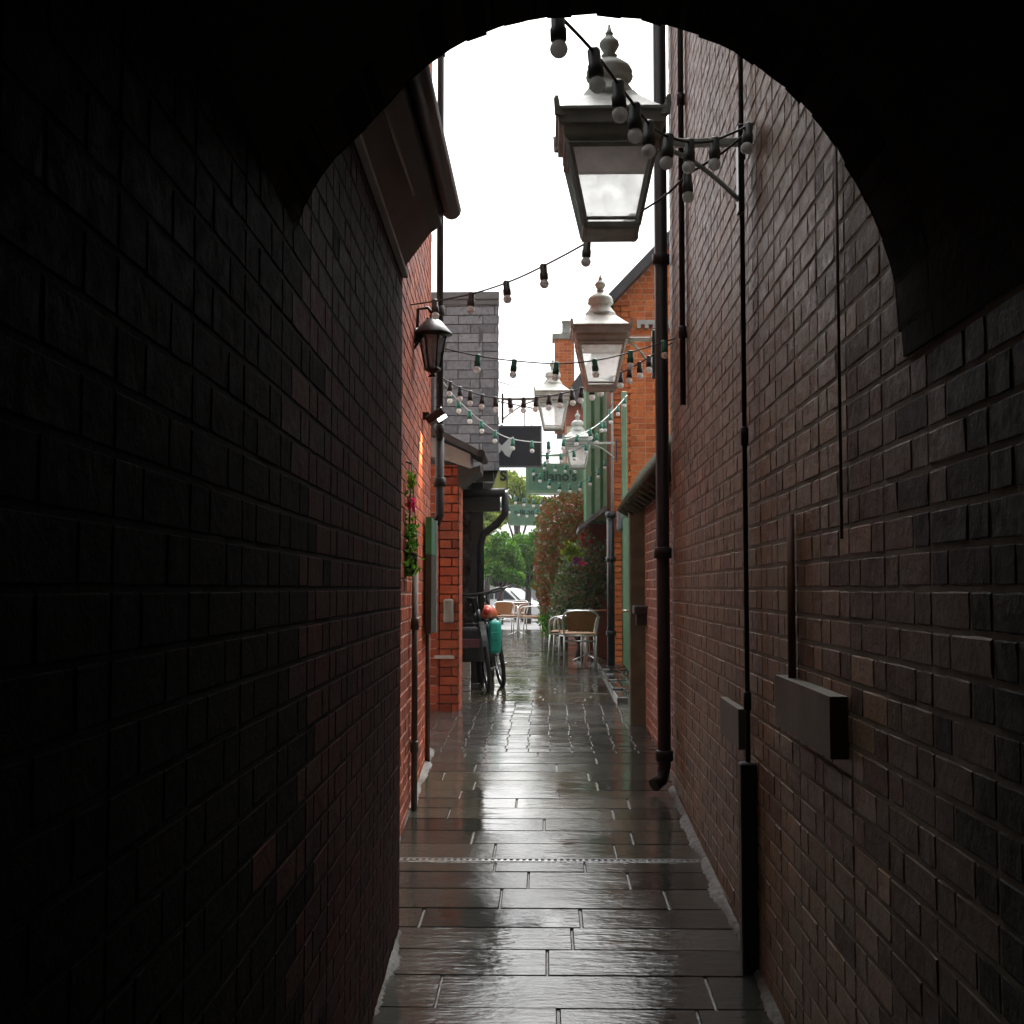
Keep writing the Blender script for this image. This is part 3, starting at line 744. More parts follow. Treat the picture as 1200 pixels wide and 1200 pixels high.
mb = MB(); a, b_ = P(678, 617, 18.6), P(713, 590, 18.6); mb.prism([a, b_, b_ + Vector((0, 0, -.07)), a + Vector((0, 0, -.06))], (0, 1.5, 0)); part(mb, 'porch_roof', M['lead'], gh)
mb = MB(); mb.box((P(688, 0, 19.4).x, 19.4, .4), (c0.x - .02, 19.7, 2.6)); part(mb, 'porch_wall', M['brick_garden'], gh)
mb = MB(); a = P(703, 595, 17.9); mb.box((P(722, 0, 17.6).x - .02, 17.2, 2.28), (P(735, 0, 17.2).x, 17.75, 2.6), bev=.03); part(mb, 'hopper', M['lead'], gh)

# ------------------------------------------------------------------ far chimney house
YE = 31
ch = thing('chimney_house', 'distant dark roofed house with a tall orange brick chimney', 'building', (1, YE, ground(YE)))
a = P(663, 470, YE)
mb = MB(); mb.box((a.x, YE, 0), (5.5, YE + 7, a.z)); part(mb, 'wall', M['brick_garden'], ch)
mb = MB(); q = P(664, 545, YE - .05); q2 = P(676, 500, YE); mb.box((q.x, YE - .06, 3.2), (q2.x, YE - .004, q2.z)); part(mb, 'render_panel', M['render_cream'], ch)
mb = MB(); mb.prism([P(655, 472, YE - .3), P(692, 420, YE - .3), P(730, 472, YE - .3)], (0, 7.5, 0)); part(mb, 'roof', M['roof_dark'], ch)
a, b_ = P(650, 470, YE + 2), P(673, 392, YE + 2)
mb = MB(); bricks(mb, (a.x, YE + 2, a.z - .8), (1, 0, 0), (0, -1, 0), rect(b_.x - a.x, b_.z - a.z + .8), seed=91, proud=.0025, joint=.008, edge=.002, course=.083, thick=.5)
k = part(mb, 'chimney', [M['brick_orange'], M['mortar_orange']], ch)
mb = MB(); mb.box((a.x - .06, YE + 1.93, b_.z - .12), (b_.x + .06, YE + 2.56, b_.z + .02)); q = P(664, 392, YE + 2.2); mb.lathe([(.13, 0), (.15, .05), (.12, .1), (.115, .32), (.14, .34), (.14, .38)], (q.x, YE + 2.25, b_.z + .02), 12)
part(mb, 'chimney_pot', M['meter'], k)
mb = MB(); a = P(690, 700, 26); 
# plain distant buildings beyond the car park
YF = 82
fh = thing('roadside_house', 'long low grey roofed building half hidden behind the far trees', 'building', (-2, YF, 0))
mb = MB(); mb.box((-14, YF, 0), (10, YF + 8, 4.2)); part(mb, 'wall', M['render_grey'], fh)
mb = MB(); mb.prism([(-14.5, YF - .4, 4.1), (-14.5, YF + 4, 6.6), (-14.5, YF + 8.4, 4.1)], (25, 0, 0)); part(mb, 'roof', M['lead'], fh)
for i in range(7):
    mb = MB(); mb.box((-12 + i * 3, YF - .03, 1.2), (-10.6 + i * 3, YF + .01, 2.6)); part(mb, 'window', M['car_glass'], fh)

# ------------------------------------------------------------------ big street lanterns on brackets
def make_lantern():
    t = thing('street_lantern', 'x', 'lantern')
    # origin at the bottom of the glazed body
    f_ = MB(); hb, ht = .092, .152
    for sx, sy in ((1, 1), (1, -1), (-1, 1), (-1, -1)):
        f_.tube([(sx * hb, sy * hb, 0), (sx * ht, sy * ht, .335)], .0125, 4, sm=False)
    for h_, z, r_ in ((hb, .03, .008), (ht, .325, .014)):
        for k in range(4):
            q = [(1, 1), (-1, 1), (-1, -1), (1, -1)]; a, c = q[k], q[(k + 1) % 4]
            f_.tube([(a[0] * h_, a[1] * h_, z), (c[0] * h_, c[1] * h_, z)], r_, 4, sm=False)
    f_.build('frame', M['lamp_dark'], t)
    for sx, sy in ((0, 1), (0, -1), (1, 0), (-1, 0)):
        g_ = MB()
        def pt(s_, h_, z): 
            h2 = h_ - .004
            return (sx * h2 + (0 if sx else s_ * h2), sy * h2 + (0 if sy else s_ * h2), z)
        g_.add([pt(-1, hb, .01), pt(1, hb, .01), pt(1, ht, .325), pt(-1, ht, .325)], [[0, 1, 2, 3]])
        g_.build('glass_pane', M['lamp_glass'], t)
    l_ = MB(); l_.box((-.147, -.147, .318), (.147, .147, .333)); l_.build('reflector', M['sign_white'], t)  # white plate added under the gallery to brighten the upper panes
    l_ = MB(); q2_ = math.sqrt(2); l_.lathe([(.085 * q2_, -.016), (.1 * q2_, -.01), (.1 * q2_, .012), (.09 * q2_, .016)], (0, 0, 0), 4, sm=False, rot=math.pi / 4); l_.build('base_tray', M['lamp_dark'], t)
    g_ = MB()
    r2 = math.sqrt(2)
    g_.lathe([(.152 * r2, .34), (.163 * r2, .35), (.168 * r2, .36), (.168 * r2, .395), (.185 * r2, .402), (.187 * r2, .445), (.196 * r2, .455), (.196 * r2, .466), (.15 * r2, .47)], (0, 0, 0), 4, sm=False, rot=math.pi / 4)
    for sx, sy in ((1, 1), (1, -1), (-1, 1), (-1, -1)):
        g_.prism([(sx * .165, sy * .192, .43), (sx * .2, sy * .197, .43), (sx * .204, sy * .2, .5), (sx * .19, sy * .194, .478)], (0, -sy * .012, 0))
        g_.prism([(sx * .192, sy * .165, .43), (sx * .197, sy * .2, .43), (sx * .2, sy * .204, .5), (sx * .194, sy * .19, .478)], (-sx * .012, 0, 0))
    g_.build('gallery', M['lamp_dark'], t)
    r_ = MB()
    r_.lathe([(.186 * r2, .462), (.145 * r2, .497), (.1 * r2, .54), (.082 * r2, .565), (.06 * r2, .567)], (0, 0, 0), 4, sm=False, rot=math.pi / 4)
    ro = r_.build('roof', M['lamp_paint'], t)
    c_ = MB()
    c_.lathe([(.098, .556), (.102, .566), (.098, .574), (.085, .59), (.07, .612), (.066, .628), (.082, .634), (.086, .644), (.08, .652), (.084, .662), (.074, .682), (.05, .7), (.03, .708)], (0, 0, 0), 24)
    c_.build('chimney', M['lamp_paint'], ro)
    k_ = MB(); k_.lathe([(.026, .706), (.02, .718), (.03, .724), (.02, .732), (.03, .748), (.037, .762), (.034, .776), (.02, .79), (.012, .8), (.016, .806), (.009, .815), (.004, .84)], (0, 0, 0), 16)
    k_.build('finial', M['lamp_paint'], ro)
    for o in list(t.children) + list(ro.children):      # final heights: squat glazing, tall roof
        for v in o.data.vertices:
            z = v.co.z; v.co.z = z * .84 if z < .335 else (.281 + (z - .335) * .85 if z < .47 else .396 + (z - .47))
    return t
GRP = 'grey street lanterns hung over the alley'
lan = make_lantern()
def arm(o, length, side, label=None, z=.325):
    mb = MB(); s = side
    mb.box((s * .18, -.014, z - .014), (s * (.18 + length), .014, z + .014), bev=.003)
    pts = [(s * (.18 + length * (1 - t)), 0, z - .02 - .17 * math.sin(t * math.pi / 2) ** 2 * (1 - t * .2) if False else z - .2 * (1 - t) ** 1.6 - .02) for t in [i / 10 for i in range(11)]]
    mb.tube(pts, .009, 6)
    b_ = mb.build('bracket_arm', M['lamp_dark'], o)
    mb = MB(); xe = s * (.18 + length); mb.box((xe - s * .012, -.03, z - .26), (xe + s * .01, .03, z + .06), bev=.004); mb.build('wall_plate', M['iron'], b_)
spots = [(715, 272, 4.55, 1, 'largest grey street lantern, hanging nearest the arch on right wall bracket', .29),
         (704, 455, 8.4, 1, 'second grey street lantern, hanging in front of the orange gabled house', .17),
         (648, 503, 13.6, -1, 'pale street lantern on an arm from the slate hung house, beside fish sign', .36),
         (677, 548, 16.9, 1, 'smallest street lantern, hanging just above the green restaurant sign', .33)]
for i, (px, py, Y, s, lab, ln) in enumerate(spots):
    o = lan if i == 0 else copy_tree(lan)
    spots[i] = (o, s, ln); q = P(px, py, Y); o.location = q; o['label'] = lab; o['group'] = GRP
for o, s, ln in spots: arm(o, ln, s)

# ------------------------------------------------------------------ small black wall lantern on the left
Yw = 7.6; q = P(507, 432, Yw)
wl = thing('wall_lantern', 'small black coach lantern on scroll arm from the red left wall', 'lantern', q)
mb = MB()
for k in range(6):
    a = k * math.pi / 3
    mb.tube([(.045 * math.cos(a), .045 * math.sin(a), 0), (.08 * math.cos(a), .08 * math.sin(a), .2)], .006, 4)
mb.lathe([(.03, -.05), (.012, -.03), (.05, -.01), (.05, .006)], (0, 0, 0), 6); mb.lathe([(.085, .195), (.09, .2), (.085, .21)], (0, 0, 0), 6); mb.build('frame', M['iron'], wl)
mb = MB(); mb.lathe([(.042, .004), (.077, .197)], (0, 0, 0), 6, sm=False); mb.build('glass_pane', M['lantern_glass'], wl)
mb = MB(); mb.lathe([(.118, .205), (.115, .215), (.085, .25), (.055, .285), (.03, .3), (.018, .31), (.022, .32), (.008, .34)], (0, 0, 0), 18); mb.build('hood', M['iron'], wl)
xw = LWp(Yw, .0).x - q.x
mb = MB(); mb.tube([(0, 0, .33), (-.03, 0, .37), (-.09, 0, .36), (xw + .02, 0, .25), (xw - .01, 0, .2)], .01, 8); mb.tube([(xw, 0, .12), (-.06, 0, .2), (-.03, 0, .31)], .008, 8); mb.lathe([(.05, -.02), (.05, .02)], (xw + .01, 0, .2), 10, M4=Matrix.Rotation(R(90), 4, 'Y')); mb.build('bracket_arm', M['iron'], wl)

# floodlight, lit, washing the wall below it
Yf = 8.45; q = P(512, 492, Yf)
fl = thing('floodlight', 'lit black floodlight tilted down on the red left wall', 'floodlight', q)
mb = MB(); mt = Matrix.Rotation(R(-33), 4, 'Y')
mb.box((-.06, -.08, -.005), (.075, .08, .05), M4=mt, bev=.01); mb.box((-.14, -.02, .0), (-.05, .02, .05)); mb.build('housing', M['iron'], fl)
mb = MB(); mb.box((.005, -.035, -.011), (.068, .06, -.006), M4=mt); mb.build('lens', M['lit_lens'], fl)
sp = bpy.data.lights.new('floodlight_glow', 'SPOT'); sp.energy = 40; sp.color = (1, .62, .26); sp.spot_size = R(75); sp.spot_blend = .7; sp.shadow_soft_size = .03
so = bpy.data.objects.new('floodlight_glow', sp); COL.objects.link(so); so.location = q + Vector((-.035, -.1, -.06))
so.rotation_euler = (q + Vector((-.035, -.1, -.06)) - LWp(8.15, .0, q.z - .75)).to_track_quat('Z', 'Y').to_euler()
so.parent = fl; so.matrix_parent_inverse = Matrix.Translation(-q)

# notice board, hanging basket
nb = thing('notice_board', 'narrow green and black board with white edge fixed to the red left wall', 'board', LWp(8.9, .03, 1.2))
def wallslab(Ya, Yb, za, zb_, d0, d1, name, mat, parent):
    mb = MB(); c = [LWp(Ya, d0), LWp(Yb, d0), LWp(Yb, d1), LWp(Ya, d1)]
    mb.prism([(p.x, p.y, za) for p in c], (0, 0, zb_ - za)); return part(mb, name, mat, parent)
wallslab(8.55, 9.1, 1.73, 1.98, .02, .06, 'header_panel', M['board_green'], nb)
wallslab(8.55, 9.1, 1.2, 1.726, .02, .06, 'chalk_panel', M['board_black'], nb)
wallslab(9.103, 9.13, 1.19, 1.985, .02, .07, 'edge_trim', M['sign_white'], nb)
Yk = 6.95; q = LWp(Yk, .035, P(478, 640, Yk).z)
hb_ = thing('hanging_basket', 'flower basket with pink blooms and trailing leaves on the left wall', 'flower basket', q)
mb = MB(); mb.lathe([(.012, -.1), (.028, -.07), (.034, 0), (.035, .015)], (0, 0, -.05), 12); mb.build('basket', M['basket'], hb_)
rd = random.Random(9)
pts = [(rd.gauss(-.006, .016), rd.gauss(0, .07), rd.uniform(-.16, .12)) for i in range(330)] + [(rd.gauss(-.01, .014), rd.gauss(0, .04), rd.uniform(.1, .42)) for i in range(50)]
mb = MB(); leaves(mb, pts, .03, seed=2); mb.build('foliage', M['leaf_green'], hb_)
mb = MB(); leaves(mb, [(.004 + rd.gauss(.0, .012), rd.gauss(-.03, .02), .23 + rd.gauss(0, .02)) for i in range(70)], .026, seed=3); mb.build('blooms', M['petal_pink'], hb_)
mb = MB(); leaves(mb, [(.0 + rd.gauss(.0, .012), rd.gauss(-.02, .015), .36 + rd.gauss(0, .02)) for i in range(40)], .026, seed=4); mb.build('yellow_buds', M['leaf_lime'], hb_)
mb = MB()
for a in (0, 2.1, 4.2): mb.tube([(.033 * math.cos(a), .033 * math.sin(a), -.04), (0, 0, .45)], .003, 5)
mb.tube([(0, 0, .45), (-.05, 0, .47)], .006, 6); mb.build('chain', M['iron'], hb_)

# ------------------------------------------------------------------ festoon strings
FG = 'festoon bulb strings across the alley'
def spline(pts, n):
    """Catmull-Rom through the points, n steps for each stretch"""
    p = [2 * pts[0] - pts[1]] + pts + [2 * pts[-1] - pts[-2]]; out = []
    for i in range(1, len(p) - 2):
        for k in range(n):
            t = k / n; a, b_, c, d = p[i - 1], p[i], p[i + 1], p[i + 2]
            out.append(.5 * ((2 * b_) + (c - a) * t + (2 * a - 5 * b_ + 4 * c - d) * t * t + (3 * b_ - a - 3 * c + d) * t ** 3))
    out.append(pts[-1]); return out
def festoon(label, pts, spacing, cord='cord_black', holder='holder_black', start=.1, r=.0215, cr=.0045, seed=1):
    """pts: (px, py, Y) stations of the cord"""
    rd = random.Random(seed)
    line = spline([P(*p) for p in pts], 10)
    t = thing('festoon_string', label, 'string lights', line[0], group=FG)
    o = line[0]; line = [p - o for p in line]
    mb = MB(); mb.tube(line, cr, 6); mb.build('cord', M[cord], t)
    want = start; acc = 0
    for a, b_ in zip(line[:-1], line[1:]):
        L = (b_ - a).length
        while want <= acc + L:
            p = a.lerp(b_, (want - acc) / L); want += spacing * rd.uniform(.93, 1.07)
            ax = Matrix.Rotation(rd.uniform(-.1, .1), 4, 'X') @ Matrix.Rotation(rd.uniform(-.12, .12), 4, 'Y')
            k = r / .0215
            h_ = MB(); h_.lathe([(.012 * k, .01 * k), (.0165 * k, .004 * k), (.0165 * k, -.03 * k), (.0195 * k, -.034 * k), (.0195 * k, -.062 * k), (.016 * k, -.064 * k)], (0, 0, 0), 12, M4=ax)
            ho = h_.build('bulb_holder', M[holder], t, p)
            g_ = MB(); g_.lathe([(.012 * k, -.06 * k)] + [(max(.0005, r * math.sin(u)), -.083 * k - r * 1.0 * -math.cos(u)) for u in [R(25 + i * 17.2) for i in range(10)]], (0, 0, 0), 14, M4=ax)
            g_.build('bulb', M['bulb'], ho)
        acc += L
    return t
festoon('nearest string of bulbs from arch crown past the largest lantern to right wall',
        [(638, 4, 2.85), (664, 27, 3.0), (700, 66, 3.15), (737, 115, 3.45), (768, 152, 3.8), (800, 165, 4.05), (830, 166, 4.25), (858, 156, 4.35), (882, 145, 4.42)], .215, holder='holder_grey', start=.1, seed=3)
festoon('string of bulbs sloping from the largest lantern down to the black coach lantern',
        [(882, 150, 4.42), (845, 180, 4.5), (806, 205, 4.6), (770, 236, 4.8), (697, 279, 5.3), (648, 306, 5.7), (602, 328, 6.1), (558, 343, 6.5), (515, 352, 6.9), (476, 358, 7.3)], .44, holder='holder_grey', start=.3, seed=4)
festoon('string of well spaced bulbs hanging across below the slope of bulbs, before second lantern',
        [(518, 408, 7.7), (565, 418, 7.6), (615, 424, 7.5), (660, 426, 7.5), (705, 421, 7.5), (745, 411, 7.6), (790, 397, 7.7)], .24, cord='cord_black', holder='holder_green', start=.25, seed=5)
festoon('dark string of close bulbs from second lantern down to slate wall and left house',
        [(790, 400, 7.85), (745, 428, 8.2), (700, 449, 8.6), (660, 461, 8.9), (620, 467, 9.1), (585, 467, 9.2), (556, 461, 9.3), (536, 453, 9.4), (519, 443, 9.5)], .112, holder='holder_black', start=.15, seed=6)
festoon('pale cord of bulbs swooping from the slim green pole below third lantern',
        [(735, 463, 14.4), (720, 480, 13.9), (700, 498, 13.4), (675, 511, 12.9), (645, 518, 12.4), (615, 517, 12.0), (590, 511, 11.7), (568, 497, 11.3), (549, 481, 10.9), (530, 462, 10.4), (520, 448, 10)], .33, cord='cord_white', holder='holder_green', start=.12, r=.0225, seed=7)
festoon('green cord of bulbs dipping over the smallest lantern towards fish sign',
        [(718, 472, 15.5), (706, 500, 15.5), (690, 519, 15.5), (665, 531, 15.5), (640, 531, 15.5), (615, 522, 15.5), (596, 507, 15.5), (578, 488, 15.5)], .17, cord='cord_green', holder='holder_green', start=.1, r=.024, seed=8)
festoon('green cord of white bulbs drooping in front of the green restaurant sign',
        [(717, 525, 18.5), (706, 545, 18.5), (692, 559, 18.5), (676, 567, 18.5), (655, 567, 18.5), (636, 558, 18.5), (622, 545, 18.5), (610, 530, 18.5)], .155, cord='cord_green', holder='holder_green', start=.06, r=.026, seed=9)
festoon('upper string of white bulbs along the top of the green restaurant sign',
        [(712, 532, 20.5), (698, 541, 20.5), (680, 545, 20.5), (660, 545, 20.5), (640, 542, 20.5), (622, 535, 20.5), (600, 522, 20.5)], .165, cord='cord_green', holder='holder_green', start=.06, r=.026, seed=10)
festoon('distant string of tiny bulbs above the farther green sign',
        [(700, 560, 27), (680, 574, 27), (655, 583, 27), (630, 586, 27), (605, 583, 27), (585, 574, 27)], .2, cord='cord_green', holder='holder_green', start=.3, r=.033, seed=11)
festoon('farthest string of tiny bulbs crossing the farther green sign',
        [(690, 570, 30), (665, 588, 30), (640, 596, 30), (615, 598, 30), (592, 592, 30), (575, 582, 30)], .22, cord='cord_green', holder='holder_green', start=.3, r=.035, seed=12)
mb = MB(); a, b_ = P(583, 447, 13.8), P(614, 456, 13.8)
mb.tube([a, b_, P(615, 500, 13.9)], .006, 6); tag(mb.build('hanging_wire', M['cord_black']), 'thin dark wire from slate wall down to the fish sign', 'wire')

# ------------------------------------------------------------------ signs
def text_mesh(body, size, mat, parent, loc, depth=.006, bold=0, sx=1):
    cu = bpy.data.curves.new('lettering', 'FONT'); cu.body = body; cu.size = size; cu.extrude = depth; cu.offset = bold
    cu.align_x = 'CENTER'; cu.align_y = 'CENTER'
    to = bpy.data.objects.new('lettering', cu); COL.objects.link(to)
    me = bpy.data.meshes.new_from_object(to.evaluated_get(bpy.context.evaluated_depsgraph_get()))
    bpy.data.objects.remove(to); me.materials.clear(); me.materials.append(mat)
    o = bpy.data.objects.new('lettering', me); COL.objects.link(o); o.parent = parent
    o.location = loc; o.rotation_euler = (R(90), 0, 0); o.scale = (sx, 1, 1); return o
def signboard(name, label, x0, y0, x1, y1, Y, mat, frame_mat, fr=.03):
    a, b_ = P(x0, y1, Y), P(x1, y0, Y); c = (a + b_) / 2
    t = thing(name, label, 'sign', c); hw, hh = (b_.x - a.x) / 2, (b_.z - a.z) / 2
    mb = MB(); mb.box((-hw + fr, -.015, -hh + fr), (hw - fr, .015, hh - fr)); mb.build('panel', mat, t)
    mb = MB()
    for s in (1, -1):
        mb.box((s * hw, -.025, -hh), (s * (hw - fr), .025, hh)); mb.box((-hw + fr, -.025, s * hh), (hw - fr, .025, s * (hh - fr)))
    mb.build('frame', frame_mat, t); return t, hw, hh
t, hw, hh = signboard('fish_sign', 'black hanging sign with white fish emblem beside the slate wall', 560, 499, 635, 548, 15, M['sign_black'], M['lead'], .02)
c = t.location
fish = [(582, 515), (592, 522), (598, 513), (606, 510), (602, 518), (601, 524), (605, 529), (596, 536), (590, 529), (583, 534), (585, 525)]
fish = [(560, 524), (566, 516), (575, 512), (583, 517), (588, 522), (596, 514), (602, 511), (600, 520), (601, 526), (597, 536), (592, 533), (588, 527), (583, 533), (574, 537), (566, 533)]
mb = MB(); mb.prism([P(x, y, 14.975) - c for x, y in fish], (0, .008, 0)); mb.build('fish_emblem', M['sign_white'], t)
mb = MB(); mb.tube([(-.25, 0, hh), (-.25, 0, .66)], .006, 6); mb.tube([(.25, 0, hh), (.25, 0, .45)], .006, 6); mb.tube([(-.75, 0, .66), (.3, 0, .45)], .008, 6); mb.build('hanger', M['iron'], t)
t, hw, hh = signboard('restaurant_sign', 'large green hanging sign reading a restaurant name in dark letters', 616, 543, 684, 578, 22, M['sign_green'], M['green_pale'], .05)
text_mesh("milano's", .235, M['letter_green'], t, (0, -.022, .03), bold=.006)
mb = MB(); mb.box((-.45, -.02, hh), (-.43, .02, hh + .12)); mb.box((.43, -.02, hh), (.45, .02, hh + .12)); mb.box((-.55, -.02, hh + .12), (hw + .5, .02, hh + .15)); mb.build('hanger', M['green_pale'], t)
t, hw, hh = signboard('restaurant_sign', 'smaller green sign farther off below the large green sign', 596, 591, 638, 616, 34, M['sign_green'], M['green_pale'], .04)
text_mesh("milano's", .2, M['letter_green'], t, (0, -.022, .08), bold=.004)
mb = MB(); mb.box((-.02, -.02, hh), (.02, .02, hh + .25)); mb.box((-.02, -.02, hh + .25), (2.2, .02, hh + .29)); mb.build('hanger', M['green_pale'], t)
t, hw, hh = signboard('shop_sign', 'narrow yellow sign with dark letter S under the fish sign', 576, 551, 595, 574, 16, M['sign_yellow'], M['lead'], .012)
text_mesh("S", .17, M['letter_black'], t, (.045, -.022, .045), bold=.006)
mb = MB(); mb.box((-.02, -.005, -hh - .001), (.0, .005, hh + .08)); mb.build('hanger', M['iron'], t)

# ------------------------------------------------------------------ cafe chairs and table
def make_chair():
    t = thing('cafe_chair', 'x', 'chair')
    # front is +Y; tubes of aluminium, woven seat and back
    for sx in (-1, 1):
        mb = MB(); mb.tube([(sx * .205, -.2, 0), (sx * .205, -.2, .44)], .012, 8); mb.build('leg', M['alu'], t)
        mb = MB(); mb.tube([(sx * .24, .25, 0), (sx * .225, .22, .43)], .012, 8); mb.build('leg', M['alu'], t)
    mb = MB()
    loop = [(-.205, -.2, .43), (-.212, -.21, .5), (-.225, -.24, .6), (-.22, -.265, .68), (-.175, -.285, .73), (-.08, -.3, .745), (.08, -.3, .745), (.175, -.285, .73), (.22, -.265, .68), (.225, -.24, .6), (.212, -.21, .5), (.205, -.2, .43)]
    mb.tube(spline([Vector(p) for p in loop], 4), .0125, 8)
    mb.tube([(-.205, -.2, .36), (.205, -.2, .36)], .011, 8); mb.tube([(-.21, -.2, .43), (.21, -.2, .43)], .011, 8)
    mb.tube([(-.22, .22, .42), (.22, .22, .42)], .011, 8)
    for sx in (-1, 1): mb.tube([(sx * .205, -.2, .42), (sx * .225, .22, .42)], .011, 8)
    mb.build('frame', M['alu'], t)
    for sx in (-1, 1):
        mb = MB(); mb.tube(spline([Vector(p) for p in [(sx * .225, -.255, .64), (sx * .25, -.12, .66), (sx * .26, .1, .655), (sx * .255, .2, .62), (sx * .24, .225, .53), (sx * .225, .22, .42)]], 4), .0125, 8); mb.build('armrest', M['alu'], t)
    mb = MB(); mb.box((-.225, -.2, .435), (.225, .235, .462), bev=.01); mb.build('seat', M['rattan'], t)
    mb = MB(); n_ = 8; vs = []
    for d in (0, .014):
        for j in range(5):
            z = .485 + j * .062; hw_ = .15 + .05 * math.sin(j / 4 * 1.5)
            if j == 4: hw_ = .165
            for i in range(n_ + 1):
                u_ = -1 + 2 * i / n_
                vs.append((u_ * hw_, -.215 - .05 * (j / 4) - .035 * (1 - u_ * u_) + d, z + (.008 * (1 - u_ * u_) if j == 4 else 0)))
    fs = []; w_ = n_ + 1; tot = 5 * w_
    for j in range(4):
        for i in range(n_):
            q = j * w_ + i; fs += [[q, q + 1, q + w_ + 1, q + w_], [tot + q + w_, tot + q + w_ + 1, tot + q + 1, tot + q]]
    rim = [i for i in range(w_)] + [j * w_ + n_ for j in range(1, 5)] + [4 * w_ + i for i in range(n_ - 1, -1, -1)] + [j * w_ for j in range(3, 0, -1)]
    for a, b_ in zip(rim, rim[1:] + rim[:1]): fs.append([a, tot + a, tot + b_, b_])
    mb.add(vs, fs); mb.build('backrest', M['rattan'], t)
    return t
CG = 'tan woven cafe chairs along the alley'
chair = make_chair()
def gz(x, y): return Vector((x, y, ground(y)))
cs = [(678, 16.7, R(4), 'nearest tan woven chair, its back towards the arch'),
      (666, 17.5, R(82), 'tan woven chair half hidden behind the nearest chair'),
      (592, 27.5, R(-172), 'left tan chair of the far group, beside the bicycles'),
      (624, 27.0, R(80), 'right tan chair of the far group, side on by the bushes'),
      (603, 30, R(150), 'middle tan chair at the back of the far group')]
for i, (px, Y, a, lab) in enumerate(cs):
    o = chair if i == 0 else copy_tree(chair)
    o.location = (P(px, 700, Y).x, Y, ground(Y) + .004); o.rotation_euler = (0, 0, a); o['label'] = lab; o['group'] = CG
def cafe_table(px, Y, label):
    t = thing('cafe_table', label, 'table', (P(px, 700, Y).x, Y, ground(Y)), group='round metal cafe tables')
    mb = MB(); mb.lathe([(.29, .715), (.3, .72), (.3, .732), (.29, .737)], (0, 0, 0), 28); mb.build('tabletop', M['steel'], t)
    mb = MB(); mb.tube([(0, 0, .1), (0, 0, .715)], .025, 12); mb.build('pedestal', M['alu'], t)
    mb = MB()
    for k in range(4):
        a = k * math.pi / 2 + .6; mb.tube([(0, 0, .1), (.15 * math.cos(a), .15 * math.sin(a), .05), (.26 * math.cos(a), .26 * math.sin(a), .012)], .012, 8)
    mb.build('base', M['alu'], t)
cafe_table(607, 28.4, 'round metal table among the far tan chairs')
cafe_table(688, 18.5, 'round metal table mostly hidden behind the nearest chair')

